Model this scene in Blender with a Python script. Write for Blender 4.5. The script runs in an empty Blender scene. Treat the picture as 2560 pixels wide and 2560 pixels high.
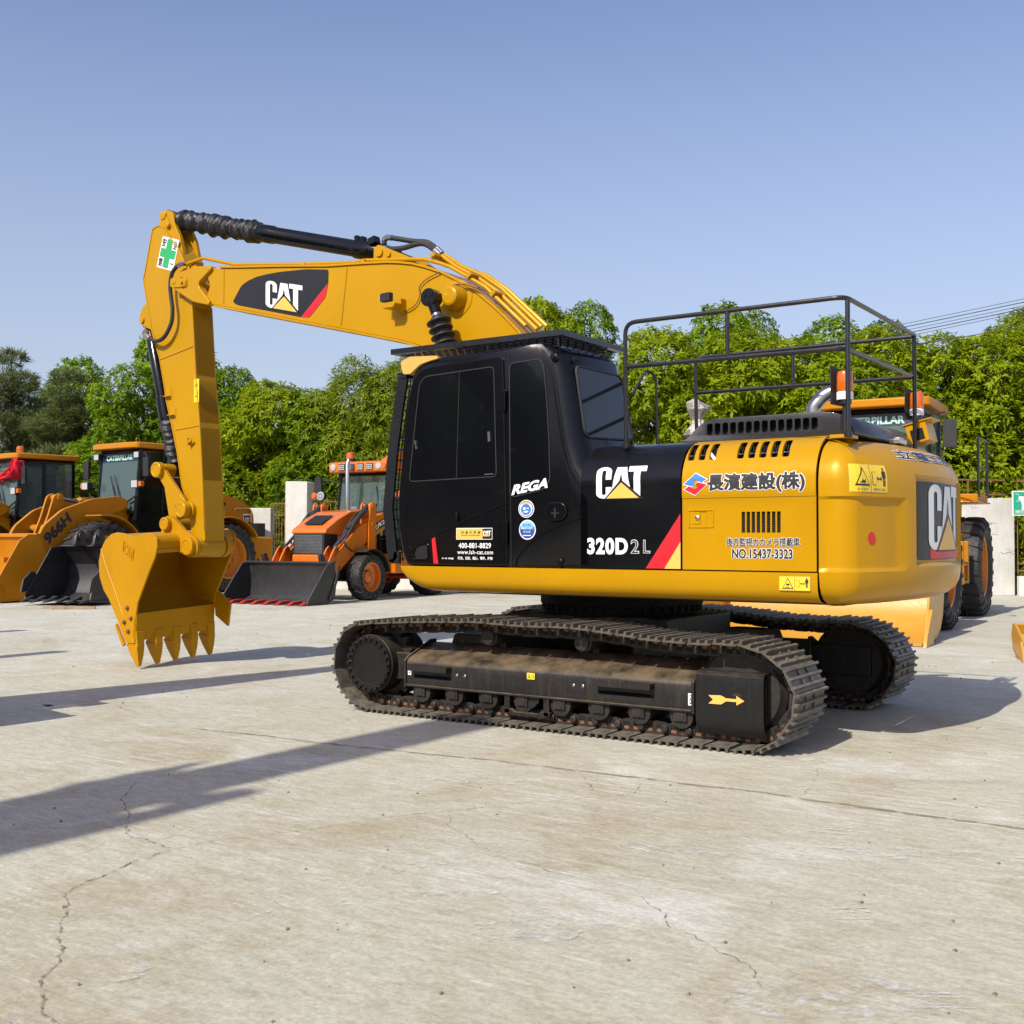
import bpy, bmesh, math, random
import numpy as np
from mathutils import Vector, Matrix
rad = math.radians
SC = bpy.context.scene
COL = SC.collection

# ------------------------------------------------------------------ camera, sky, sun, exposure
A = rad(56.0)
CAM = Vector((-4.753, 8.745, 1.46))
VW = Vector((math.cos(A), -math.sin(A), 0))          # horizontal view direction
RT = Vector((-math.sin(A), -math.cos(A), 0))         # to the right of it
cd = bpy.data.cameras.new('camera'); cam = bpy.data.objects.new('camera', cd); COL.objects.link(cam)
cam.location = CAM
cam.rotation_euler = (VW + Vector((0, 0, math.tan(rad(1.3065))))).to_track_quat('-Z', 'Y').to_euler()
cd.sensor_width = 36; cd.lens = 36 * 2850 / 2560
cd.clip_end = 2000; cd.clip_start = .1
SC.camera = cam
SUN = Vector((0.02, 1.2, 1.0)).normalized()           # towards the sun
w = bpy.data.worlds.new('World'); SC.world = w; w.use_nodes = True
nt = w.node_tree
sky = nt.nodes.new('ShaderNodeTexSky'); sky.sky_type = 'NISHITA'; sky.sun_disc = False
sky.sun_elevation = math.asin(SUN.z); sky.sun_rotation = math.atan2(SUN.x, SUN.y)
sky.air_density = 1.0; sky.dust_density = 1.3; sky.ozone_density = 2.5; sky.altitude = 50
bg = nt.nodes['Background']; bg.inputs[1].default_value = 0.13
hz_ = nt.nodes.new('ShaderNodeMix'); hz_.data_type = 'RGBA'; hz_.blend_type = 'MULTIPLY'; hz_.inputs[0].default_value = 1; hz_.inputs[7].default_value = (1.18, 1.0, 1.04, 1)
nt.links.new(sky.outputs[0], hz_.inputs[6]); 
tcw = nt.nodes.new('ShaderNodeTexCoord'); sxw = nt.nodes.new('ShaderNodeSeparateXYZ'); nt.links.new(tcw.outputs['Generated'], sxw.inputs[0])
mrw = nt.nodes.new('ShaderNodeMapRange'); nt.links.new(sxw.outputs[2], mrw.inputs[0]); mrw.inputs[1].default_value = 0; mrw.inputs[2].default_value = .42; mrw.inputs[3].default_value = .8; mrw.inputs[4].default_value = .0
hzm = nt.nodes.new('ShaderNodeMix'); hzm.data_type = 'RGBA'; nt.links.new(mrw.outputs[0], hzm.inputs[0]); nt.links.new(hz_.outputs[2], hzm.inputs[6]); hzm.inputs[7].default_value = (3.0, 3.52, 4.15, 1)   # summer haze towards the horizon
nt.links.new(hzm.outputs[2], bg.inputs[0])
sl = bpy.data.lights.new('sun', 'SUN'); so = bpy.data.objects.new('sun', sl); COL.objects.link(so)
sl.energy = 3.9; sl.angle = rad(.5); sl.color = (1, .96, .86)
so.rotation_euler = (-SUN).to_track_quat('-Z', 'Y').to_euler(); so.location = (0, 20, 20)
SC.view_settings.view_transform = 'Standard'; SC.view_settings.look = 'None'
SC.view_settings.exposure = 0.32; SC.view_settings.gamma = 1
SC.view_settings.use_curve_mapping = False

def gnd(r, d, z=0.0):
    """a ground position r metres right of and d metres ahead of the photographer"""
    p = Vector((CAM.x, CAM.y, 0)) + RT * r + VW * d
    return Vector((p.x, p.y, z))
def heading(c, s):
    """rotation about z of a thing whose nose points c to the right, s away"""
    h = RT * c + VW * s
    return math.atan2(h.y, h.x)

# ------------------------------------------------------------------ materials
def N(nt, typ, **k):
    n = nt.nodes.new(typ)
    for a, b in k.items():
        if a.startswith('i_'): n.inputs[a[2:].replace('_', ' ')].default_value = b
        else: setattr(n, a, b)
    return n
def new_mat(name):
    m = bpy.data.materials.new(name); m.use_nodes = True
    return m, m.node_tree, m.node_tree.nodes['Principled BSDF']
def mixc(nt, fac, a, b, mode='MIX'):
    n = nt.nodes.new('ShaderNodeMix'); n.data_type = 'RGBA'; n.blend_type = mode
    for s, v in ((0, fac), (6, a), (7, b)):
        if hasattr(v, 'is_linked') or hasattr(v, 'links'): nt.links.new(v, n.inputs[s])
        elif s == 0: n.inputs[0].default_value = v
        else: n.inputs[s].default_value = (*v, 1) if len(v) == 3 else v
    return n.outputs[2]
def noise(nt, vec, scale, detail=4, rough=.55, dist=0):
    n = N(nt, 'ShaderNodeTexNoise', i_Scale=scale, i_Detail=detail, i_Roughness=rough, i_Distortion=dist)
    if vec is not None: nt.links.new(vec, n.inputs['Vector'])
    return n.outputs['Fac']
def ramp(nt, v, a, b, lo=0., hi=1.):
    n = N(nt, 'ShaderNodeMapRange', i_From_Min=a, i_From_Max=b, i_To_Min=lo, i_To_Max=hi); n.clamp = True
    nt.links.new(v, n.inputs[0]); return n.outputs[0]
def mth(nt, op, a, b=None):
    n = nt.nodes.new('ShaderNodeMath'); n.operation = op
    for i, v in ((0, a), (1, b)):
        if v is None: continue
        if hasattr(v, 'links'): nt.links.new(v, n.inputs[i])
        else: n.inputs[i].default_value = v
    return n.outputs[0]
def vscale(nt, vec, s, rz=0):
    n = N(nt, 'ShaderNodeMapping'); nt.links.new(vec, n.inputs[0]); n.inputs['Scale'].default_value = s
    n.inputs['Rotation'].default_value = (0, 0, rz); return n.outputs[0]
MATS = {}
def pm(name, col, rough=.5, metal=0., coat=0., var=.08, vs=3., bump=0., bs=60., dust=None, damt=.0, spec=.5, streak=0., tint=None, side=.12, grime=0.):
    """painted / plain surface: base colour with soft variation, scuffs in roughness, settled dust"""
    m, nt, p = new_mat(name)
    tc = N(nt, 'ShaderNodeTexCoord').outputs['Object']
    n1 = noise(nt, tc, vs, 5); n2 = noise(nt, tc, vs * 9, 4, .7)
    c = mixc(nt, ramp(nt, n1, .3, .7), tuple(x * (1 - var) for x in col), tuple(min(1, x * (1 + var)) for x in col))
    if streak:
        st = noise(nt, vscale(nt, tc, (14, 14, .7)), 2.2, 5, .65)
        c = mixc(nt, mth(nt, 'MULTIPLY', ramp(nt, st, .5, .75), streak), c, dust or (.3, .25, .18))
    if grime:
        sp = noise(nt, tc, 34, 3, .6); ar = ramp(nt, noise(nt, tc, 1.7, 4, .6), .48, .62)
        c = mixc(nt, mth(nt, 'MULTIPLY', mth(nt, 'MULTIPLY', ramp(nt, sp, .68, .74), ar), grime), c, (.16, .10, .035))
        rn = noise(nt, vscale(nt, tc, (9, 9, .8)), 1.6, 6, .7); c = mixc(nt, mth(nt, 'MULTIPLY', mth(nt, 'MULTIPLY', ramp(nt, rn, .54, .72), ar), grime * .4), c, (.26, .15, .03))
    if dust:
        g = N(nt, 'ShaderNodeNewGeometry'); sx = N(nt, 'ShaderNodeSeparateXYZ'); nt.links.new(g.outputs['Normal'], sx.inputs[0])
        up = ramp(nt, sx.outputs[2], .05, .8, side, 1)
        f = mth(nt, 'MULTIPLY', mth(nt, 'MULTIPLY', up, ramp(nt, noise(nt, tc, vs * 2.3, 6, .65), .3, .65)), damt)
        c = mixc(nt, f, c, dust)
    nt.links.new(c, p.inputs['Base Color'])
    nt.links.new(ramp(nt, n2, .3, .75, rough * .8, min(1, rough * 1.25)), p.inputs['Roughness'])
    p.inputs['Metallic'].default_value = metal; p.inputs['Specular IOR Level'].default_value = spec
    p.inputs['Coat Weight'].default_value = coat; p.inputs['Coat Roughness'].default_value = .06
    if tint: p.inputs['Specular Tint'].default_value = (*tint, 1); p.inputs['Coat Tint'].default_value = (1, 1, 1, 1)
    if bump:
        b = N(nt, 'ShaderNodeBump', i_Strength=bump, i_Distance=.01); nt.links.new(noise(nt, tc, bs, 3), b.inputs['Height'])
        nt.links.new(b.outputs[0], p.inputs['Normal'])
    MATS[name] = m; return m
YEL = (.465, .236, .002)
pm('yellow_paint', YEL, .34, coat=.06, spec=.55, tint=(1, .68, .22), grime=.5, var=.05, vs=1.2, bump=.04, bs=35, dust=(.42, .30, .10), damt=.06)
pm('bucket_paint', (.455, .216, .002), .46, spec=.4, tint=(1, .65, .2), grime=.7, var=.08, vs=2.2, bump=.08, bs=30, dust=(.42, .28, .12), damt=.15)
pm('pale_yellow', (.60, .37, .09), .35, coat=.3, var=.04)
pm('black_gloss', (.0045, .0048, .006), .17, coat=.12, var=.2, vs=2.5, bump=.02, bs=20, dust=(.16, .14, .11), damt=.03, spec=.26)
pm('hood_grey', (.018, .019, .024), .38, coat=.25, var=.15, bump=.03, dust=(.2, .18, .15), damt=.2)
pm('black_matt', (.008, .008, .009), .55, var=.2, dust=(.15, .13, .1), damt=.1)
pm('rail_black', (.010, .011, .014), .3, coat=.2, var=.15, dust=(.25, .22, .18), damt=.12)
pm('rubber', (.014, .014, .015), .62, var=.25, bump=.15, bs=40, dust=(.2, .17, .12), damt=.15)
pm('boot_fabric', (.012, .012, .014), .48, var=.3, vs=12, bump=.6, bs=28)
pm('dark_void', (.003, .003, .003), .9, var=.1)
pm('under_black', (.008, .0075, .0075), .5, var=.3, dust=(.17, .12, .07), damt=1., vs=2.5, bump=.15, bs=40, streak=.15, side=.02)
pm('cover_black', (.007, .007, .008), .38, coat=.05, spec=.35, var=.2, dust=(.14, .11, .07), damt=.4, streak=.05, side=.03)
pm('track_steel', (.085, .075, .060), .5, metal=.3, var=.35, vs=5, bump=.35, bs=50, dust=(.36, .31, .24), damt=.9, streak=.3)
pm('chain_steel', (.022, .019, .016), .6, metal=.2, var=.4, vs=8, bump=.3, bs=60, dust=(.15, .10, .06), damt=.5, side=.05)
pm('rust_seal', (.20, .075, .028), .7, var=.3, vs=20)
pm('steel', (.50, .50, .50), .28, metal=1, var=.1)
pm('rod_steel', (.34, .38, .46), .2, metal=1, var=.06)
pm('foil', (.48, .46, .42), .38, metal=.55, var=.15, vs=20, bump=.9, bs=90)
pm('white_vinyl', (.80, .80, .80), .4, var=.02)
pm('black_vinyl', (.012, .012, .013), .4, var=.05)
pm('ink', (.025, .025, .028), .45, var=.1)
pm('red_vinyl', (.62, .012, .022), .4, var=.04)
pm('gold_vinyl', (.80, .46, .09), .4, var=.03)
pm('warn_yellow', (.82, .56, .03), .45, var=.04)
pm('blue_vinyl', (.04, .20, .55), .4, var=.05)
pm('navy_vinyl', (.03, .08, .28), .4, var=.05)
pm('sky_vinyl', (.25, .52, .78), .4, var=.05)
pm('green_vinyl', (.03, .38, .12), .4, var=.05)
pm('loader_yellow', (.47, .175, .004), .4, grime=.8, coat=.08, tint=(1, .65, .25), var=.08, vs=1.5, dust=(.45, .33, .18), damt=.2)
pm('dozer_yellow', (.52, .25, .012), .42, coat=.2, var=.06, bump=.12, bs=18, dust=(.5, .4, .22), damt=.15)
pm('orange_paint', (.62, .145, .004), .33, coat=.4, var=.06, vs=2, dust=(.5, .35, .2), damt=.1)
pm('bucket_black', (.020, .020, .022), .42, coat=.1, var=.3, vs=4, bump=.1, dust=(.16, .14, .12), damt=.35, streak=.1)
pm('red_paint', (.55, .03, .02), .5, var=.15)
pm('red_cloth', (.70, .01, .03), .7, var=.15, vs=9)
pm('rim_orange', (.60, .20, .015), .45, var=.12)
pm('cream_wall', (.62, .60, .55), .85, var=.12, vs=2, bump=.2, bs=30, dust=(.3, .27, .2), damt=.3, streak=.3)
pm('rust_bar', (.20, .095, .035), .75, var=.35, vs=8)
pm('wood', (.34, .25, .15), .75, var=.3, vs=9)
pm('bark', (.09, .065, .042), .9, var=.35, vs=6, bump=.5, bs=20)
pm('leaf_litter', (.22, .15, .07), .8, var=.3, vs=30)
pm('paper', (.68, .66, .60), .8, var=.1)
pm('stone', (.17, .14, .11), .9, var=.5, vs=9)
pm('wire_black', (.02, .02, .024), .6)
pm('navy_dark', (.012, .022, .05), .35); pm('mint', (.42, .72, .58), .5)
pm('sign_green', (.015, .34, .20), .4, var=.05)
def glass(name, col, rough=.04, alpha=.0, spec=.5):
    m, nt, p = new_mat(name); p.inputs['Base Color'].default_value = (*col, 1); p.inputs['Roughness'].default_value = rough
    p.inputs['Coat Weight'].default_value = .3; p.inputs['Coat Roughness'].default_value = .02; p.inputs['Specular IOR Level'].default_value = spec
    if alpha: p.inputs['Alpha'].default_value = alpha
    MATS[name] = m
glass('dark_glass', (.004, .0045, .006), .10, spec=.3)
glass('rear_glass', (.006, .007, .009), .06, spec=.3)
glass('tint_glass', (.10, .15, .15), .05, .55)
glass('clear_lens', (.42, .43, .44), .15)
glass('mirror_glass', (.05, .055, .07), .08)
def amber():
    m, nt, p = new_mat('amber_lens'); p.inputs['Base Color'].default_value = (.80, .17, .006, 1); p.inputs['Roughness'].default_value = .15
    p.inputs['Transmission Weight'].default_value = .35; p.inputs['Coat Weight'].default_value = .5; MATS['amber_lens'] = m
amber()
def leafmat(name, dark, light, trans=.35, rough=.5):
    m, nt, p = new_mat(name)
    at = N(nt, 'ShaderNodeAttribute'); at.attribute_name = 'tint'
    c = mixc(nt, at.outputs['Fac'], dark, light)
    tr = nt.nodes.new('ShaderNodeBsdfTranslucent'); ms = nt.nodes.new('ShaderNodeMixShader'); ms.inputs[0].default_value = trans
    nt.links.new(c, p.inputs['Base Color']); nt.links.new(mixc(nt, .5, c, light), tr.inputs[0])
    p.inputs['Roughness'].default_value = rough; p.inputs['Specular IOR Level'].default_value = .12
    nt.links.new(p.outputs[0], ms.inputs[1]); nt.links.new(tr.outputs[0], ms.inputs[2])
    nt.links.new(ms.outputs[0], nt.nodes['Material Output'].inputs[0]); MATS[name] = m
leafmat('leaf_lush', (.095, .150, .003), (.365, .450, .012), .35)
leafmat('leaf_mid', (.065, .130, .005), (.245, .375, .015), .35)
leafmat('leaf_bamboo', (.105, .150, .006), (.330, .400, .022), .34)
leafmat('leaf_pine', (.065, .088, .026), (.180, .210, .066), .22)

# ------------------------------------------------------------------ mesh builder
class MB:
    def __init__(s): s.v = []; s.f = []; s.m = []; s.tr = None
    def add(s, vs, fs, mi=0):
        o = len(s.v)
        s.v += [tuple(s.tr(Vector(p))) if s.tr else tuple(p) for p in vs]
        s.f += [tuple(i + o for i in f) for f in fs]; s.m += [mi] * len(fs); return s
    def box(s, x0, x1, y0, y1, z0, z1, mi=0):
        return s.add([(x, y, z) for z in (z0, z1) for y in (y0, y1) for x in (x0, x1)],
                     [(0, 2, 3, 1), (4, 5, 7, 6), (0, 1, 5, 4), (2, 6, 7, 3), (0, 4, 6, 2), (1, 3, 7, 5)], mi)
    def obox(s, c, size, rot=None, mi=0):
        R = rot or Matrix.Identity(3); c = Vector(c)
        return s.add([c + R @ Vector((x * size[0] / 2, y * size[1] / 2, z * size[2] / 2)) for z in (-1, 1) for y in (-1, 1) for x in (-1, 1)],
                     [(0, 2, 3, 1), (4, 5, 7, 6), (0, 1, 5, 4), (2, 6, 7, 3), (0, 4, 6, 2), (1, 3, 7, 5)], mi)
    def prism(s, pts, a, b, ax='y', mi=0, pts2=None):
        f = {'y': lambda u, v, t: (u, t, v), 'x': lambda u, v, t: (t, u, v), 'z': lambda u, v, t: (u, v, t)}[ax]
        n = len(pts); q = pts2 or pts
        vs = [f(u, v, a) for u, v in pts] + [f(u, v, b) for u, v in q]
        return s.add(vs, [tuple(range(n)), tuple(range(2 * n - 1, n - 1, -1))] + [(i, i + n, (i + 1) % n + n, (i + 1) % n) for i in range(n)], mi)
    def ribbon(s, path, y0, y1, t, closed=False, mi=0, ax='y'):
        """strip of thickness t along a path of (x, z), extruded from y0 to y1"""
        n = len(path); P = [Vector(p) for p in path]; off = []
        for i in range(n):
            a = P[i - 1] if (i or closed) else P[i]; b = P[(i + 1) % n] if (i < n - 1 or closed) else P[i]
            d = (b - a).normalized(); off.append(Vector((-d.y, d.x)) * t)
        Q = [p + o for p, o in zip(P, off)]
        f = {'y': lambda p, t: (p[0], t, p[1]), 'x': lambda p, t: (t, p[0], p[1]), 'z': lambda p, t: (p[0], p[1], t)}[ax]
        vs = [f(p, y0) for p in P] + [f(p, y0) for p in Q] + [f(p, y1) for p in P] + [f(p, y1) for p in Q]; fs = []
        for i in range(n if closed else n - 1):
            j = (i + 1) % n
            fs += [(i, j, j + n, i + n), (i + 2 * n, i + 3 * n, j + 3 * n, j + 2 * n), (i, i + 2 * n, j + 2 * n, j), (i + n, j + n, j + 3 * n, i + 3 * n)]
        if not closed: fs += [(0, n, 3 * n, 2 * n), (n - 1, 3 * n - 1, 4 * n - 1, 2 * n - 1)]
        return s.add(vs, fs, mi)
    def tube(s, path, r, n=10, cap=True, mi=0, closed=False):
        P = [Vector(p) for p in path]; k = len(P); rs = r if isinstance(r, (list, tuple)) else [r] * k
        up = None; vs = []
        for i in range(k):
            a = P[i - 1] if (i or closed) else P[i]; b = P[(i + 1) % k] if (i < k - 1 or closed) else P[i]
            d = (b - a).normalized()
            if up is None: up = d.orthogonal().normalized()
            up = (up - d * up.dot(d)).normalized(); sd = d.cross(up)
            vs += [P[i] + (up * math.cos(2 * math.pi * j / n) + sd * math.sin(2 * math.pi * j / n)) * rs[i] for j in range(n)]
        fs = [(i * n + j, i * n + (j + 1) % n, ((i + 1) % k) * n + (j + 1) % n, ((i + 1) % k) * n + j) for i in range(k if closed else k - 1) for j in range(n)]
        if cap and not closed: fs += [tuple(range(n - 1, -1, -1)), tuple(range((k - 1) * n, k * n))]
        return s.add(vs, fs, mi)
    def cyl(s, p0, p1, r0, r1=None, n=20, mi=0): return s.tube([p0, p1], [r0, r0 if r1 is None else r1], n, True, mi)
    def lathe(s, prof, o, ax, n=24, mi=0, cap=True):
        """prof: (distance along axis, radius)"""
        ax = Vector(ax).normalized(); u = ax.orthogonal().normalized(); v = ax.cross(u); o = Vector(o); k = len(prof)
        vs = [o + ax * h + (u * math.cos(2 * math.pi * j / n) + v * math.sin(2 * math.pi * j / n)) * max(r, .0005) for h, r in prof for j in range(n)]
        fs = [(i * n + j, i * n + (j + 1) % n, (i + 1) * n + (j + 1) % n, (i + 1) * n + j) for i in range(k - 1) for j in range(n)]
        if cap: fs += [tuple(range(n - 1, -1, -1)), tuple(range((k - 1) * n, k * n))]
        return s.add(vs, fs, mi)
    def grid(s, P, mi=0):
        nu, nv = len(P), len(P[0])
        return s.add([p for row in P for p in row], [(i * nv + j, i * nv + j + 1, (i + 1) * nv + j + 1, (i + 1) * nv + j) for i in range(nu - 1) for j in range(nv - 1)], mi)
    def mesh(s, name, mats, smooth=35):
        me = bpy.data.meshes.new(name); me.from_pydata(s.v, [], s.f)
        for m in mats: me.materials.append(MATS[m])
        me.polygons.foreach_set('material_index', s.m)
        bm = bmesh.new(); bm.from_mesh(me); bmesh.ops.recalc_face_normals(bm, faces=bm.faces); bm.to_mesh(me); bm.free()
        if smooth:
            me.polygons.foreach_set('use_smooth', [True] * len(me.polygons)); me.set_sharp_from_angle(angle=rad(smooth))
        return me
    def build(s, name, mats, parent=None, smooth=35, bevel=0, seg=2, label=None):
        if isinstance(mats, str): mats = [mats]
        o = link(name, s.mesh(name, mats, smooth), parent)
        if bevel:
            b = o.modifiers.new('bevel', 'BEVEL'); b.width = bevel; b.segments = seg; b.limit_method = 'ANGLE'; b.angle_limit = rad(38)
            b.harden_normals = True
        if label: o['label'] = label
        return o
def link(name, me, parent=None):
    o = bpy.data.objects.new(name, me); COL.objects.link(o)
    if parent is not None: o.parent = parent
    return o
def thing(name, label, cat, loc=(0, 0, 0), rz=0, group=None, sc=1):
    o = bpy.data.objects.new(name, None); COL.objects.link(o); o.location = loc; o.rotation_euler = (0, 0, rz)
    o.scale = (sc,) * 3 if not isinstance(sc, (tuple, list)) else sc
    o.empty_display_size = .2
    return tag(o, label, cat, group)
def tag(o, label, cat, group=None):
    o['label'] = label; o['category'] = cat
    if group: o['group'] = group
    return o
def kind(o, k): o['kind'] = k; return o
def kids(o): return [c for c in list(bpy.data.objects) if c.parent is o]
def arc(cx, cz, r, a0, a1, n): return [(cx + r * math.cos(rad(a0 + (a1 - a0) * i / n)), cz + r * math.sin(rad(a0 + (a1 - a0) * i / n))) for i in range(n + 1)]
def rrect(x0, x1, z0, z1, r, n=4):
    return arc(x1 - r, z1 - r, r, 0, 90, n) + arc(x0 + r, z1 - r, r, 90, 180, n) + arc(x0 + r, z0 + r, r, 180, 270, n) + arc(x1 - r, z0 + r, r, 270, 360, n)
def soften(pts, r=.03, n=3):
    out = []; k = len(pts)
    for i in range(k):
        p = Vector(pts[i]); a = Vector(pts[i - 1]) - p; b = Vector(pts[(i + 1) % k]) - p
        t = min(r, a.length * .45, b.length * .45); A_, B_ = p + a.normalized() * t, p + b.normalized() * t
        out += [tuple((A_ * (1 - u) + p * u) * (1 - u) + (p * (1 - u) + B_ * u) * u) for u in [j / n for j in range(n + 1)]]
    return out
def smooth_path(pts, n=6):
    P = [Vector(p) for p in pts]; out = []
    for i in range(len(P) - 1):
        p0, p1, p2, p3 = P[max(i - 1, 0)], P[i], P[i + 1], P[min(i + 2, len(P) - 1)]
        for j in range(n):
            t = j / n
            out.append(.5 * ((2 * p1) + (p2 - p0) * t + (2 * p0 - 5 * p1 + 4 * p2 - p3) * t * t + (3 * p1 - p0 - 3 * p2 + p3) * t ** 3))
    return out + [P[-1]]
def carve(o, cutters):
    """cut holes: boolean difference with the boxes/prisms in a builder"""
    c = bpy.data.objects.new('cutter', cutters.mesh('cutter', ['dark_void'], 0)); COL.objects.link(c)
    b = o.modifiers.new('cut', 'BOOLEAN'); b.operation = 'DIFFERENCE'; b.object = c; b.solver = 'EXACT'
    dg = bpy.context.evaluated_depsgraph_get(); me = bpy.data.meshes.new_from_object(o.evaluated_get(dg))
    o.modifiers.remove(b); o.data = me; bpy.data.objects.remove(c)
    me.set_sharp_from_angle(angle=rad(30))
# ------------------------------------------------------------------ lettering and stickers
_tx = {}
def text2d(body, bold=.0, shear=0., space=1.):
    k = (body, bold, shear, space)
    if k not in _tx:
        c = bpy.data.curves.new('t', 'FONT'); c.body = body; c.offset = bold; c.shear = shear; c.space_character = space
        c.resolution_u = 4; c.fill_mode = 'FRONT'
        o = bpy.data.objects.new('t', c); COL.objects.link(o)
        me = bpy.data.meshes.new_from_object(o.evaluated_get(bpy.context.evaluated_depsgraph_get()))
        vs = [(v.co.x, v.co.y) for v in me.vertices]; fs = [tuple(p.vertices) for p in me.polygons]
        bpy.data.objects.remove(o); bpy.data.curves.remove(c); bpy.data.meshes.remove(me); _tx[k] = (vs, fs)
    return _tx[k]
def fit(vf, u0, u1, v0, v1, ref=None):
    vs, fs = vf; r = ref or vf
    a0, a1 = min(p[0] for p in r[0]), max(p[0] for p in r[0]); b0, b1 = min(p[1] for p in r[0]), max(p[1] for p in r[0])
    return [(u0 + (x - a0) / (a1 - a0) * (u1 - u0), v0 + (y - b0) / (b1 - b0) * (v1 - v0)) for x, y in vs], fs
def poly(pts): return list(pts), [tuple(range(len(pts)))]
def decal(name, parts, mapper, parent, cuts_v=(), cuts_u=(), label=None):
    """parts: (2d mesh, material, layer); mapper(u, v, lift) -> point in space"""
    mats = []; bms = MB()
    for (vs, fs), mname, layer in parts:
        if mname not in mats: mats.append(mname)
        bm = bmesh.new(); vv = [bm.verts.new((u, v, 0)) for u, v in vs]
        for f in fs:
            try: bm.faces.new([vv[i] for i in f])
            except ValueError: pass
        for cu, nrm in [(Vector((0, c, 0)), Vector((0, 1, 0))) for c in cuts_v] + [(Vector((c, 0, 0)), Vector((1, 0, 0))) for c in cuts_u]:
            bmesh.ops.bisect_plane(bm, geom=bm.verts[:] + bm.edges[:] + bm.faces[:], plane_co=cu, plane_no=nrm, dist=1e-5)
        bm.verts.index_update()
        bms.add([mapper(p.co.x, p.co.y, .0015 + .0016 * layer) for p in bm.verts], [tuple(q.index for q in f.verts) for f in bm.faces], mats.index(mname)); bm.free()
    me = bpy.data.meshes.new(name); me.from_pydata(bms.v, [], bms.f)
    for m in mats: me.materials.append(MATS[m])
    me.polygons.foreach_set('material_index', bms.m)
    o = link(name, me, parent)
    if label: o['label'] = label
    return o
def box2(u0, u1, v0, v1, r=0): return poly(rrect(u0, u1, v0, v1, r) if r else [(u0, v0), (u1, v0), (u1, v1), (u0, v1)])
def disc(cu, cv, ru, rv, n=28, a0=0, a1=360): return poly([(cu + ru * math.cos(rad(a0 + (a1 - a0) * i / n)), cv + rv * math.sin(rad(a0 + (a1 - a0) * i / n))) for i in range(n + (0 if a1 - a0 == 360 else 1))])
def ring(cu, cv, r0, r1, n=32):
    vs = [(cu + r * math.cos(2 * math.pi * i / n), cv + r * math.sin(2 * math.pi * i / n)) for r in (r0, r1) for i in range(n)]
    return vs, [(i, (i + 1) % n, (i + 1) % n + n, i + n) for i in range(n)]
def tri_logo(u0, u1, v0, v1, edge='black_vinyl', layer=1):
    """block capitals C A T over a gold triangle"""
    F = lambda pts: poly([(u0 + a * (u1 - u0), v0 + b * (v1 - v0)) for a, b in pts])
    C = arc(.155, .80, .155, 20, 180, 8) ; C = [(.155 + (x - .155), y) for x, y in C]
    Cp = [(.31, .60), (.31, .84)] + [(.155 + .155 * math.cos(rad(t)), .845 + .155 * math.sin(rad(t))) for t in range(15, 181, 15)] + \
         [(.155 + .155 * math.cos(rad(t)), .155 + .155 * math.sin(rad(t))) for t in range(180, 331, 15)]
    Cp += [(.31, .16), (.31, .36), (.195, .36), (.195, .17)] + [(.155 + .04 * math.cos(rad(t)), .155 + .045 * math.sin(rad(t))) for t in range(345, 179, -33)] + \
          [(.115, .845)] + [(.155 + .04 * math.cos(rad(t)), .845 + .045 * math.sin(rad(t))) for t in range(150, -1, -30)] + [(.195, .60)]
    Ap = [(.405, .98), (.60, .98), (.725, .02), (.595, .02), (.578, .2), (.432, .2), (.415, .02), (.285, .02)]
    hole = [(.505, .80), (.553, .40), (.452, .40)]
    Tp = [(.645, 1.), (1., 1.), (1., .83), (.885, .83), (.885, 0.), (.755, .0), (.755, .83), (.645, .83)]
    return [(F(Cp), 'white_vinyl', layer), (F(Ap), 'white_vinyl', layer), (F(Tp), 'white_vinyl', layer), (F(hole), edge, layer + 1),
            (F([(.50, .60), (.95, -.03), (.16, -.03)]), edge, layer + 1), (F([(.51, .50), (.86, 0), (.21, 0)]), 'gold_vinyl', layer + 2)]
def fat(vf, r, mt, layer, n=10):
    """thickened strokes: the same shape laid down n times around a small circle"""
    return [(([(u + r * math.cos(2 * math.pi * i / n), v + r * math.sin(2 * math.pi * i / n)) for u, v in vf[0]], vf[1]), mt, layer + i * .02) for i in range(n)] if r else [(vf, mt, layer)]
def outlined(body, u0, u1, v0, v1, bold, halo, inner='ink', outer='white_vinyl', layer=1, **k):
    a = fit(text2d(body, 0, **k), u0, u1, v0, v1)
    return fat(a, bold + halo, outer, layer, 14) + fat(a, bold, inner, layer + 1)
def person(u, v, h):
    P = [disc(u, v + h * .92, h * .08, h * .08, 10), box2(u - h * .11, u + h * .11, v + h * .45, v + h * .82), box2(u - h * .1, u - h * .015, v, v + h * .46), box2(u + h * .015, u + h * .1, v, v + h * .46),
         box2(u - h * .17, u - h * .12, v + h * .45, v + h * .8), box2(u + h * .12, u + h * .17, v + h * .45, v + h * .8)]
    return P
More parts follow.
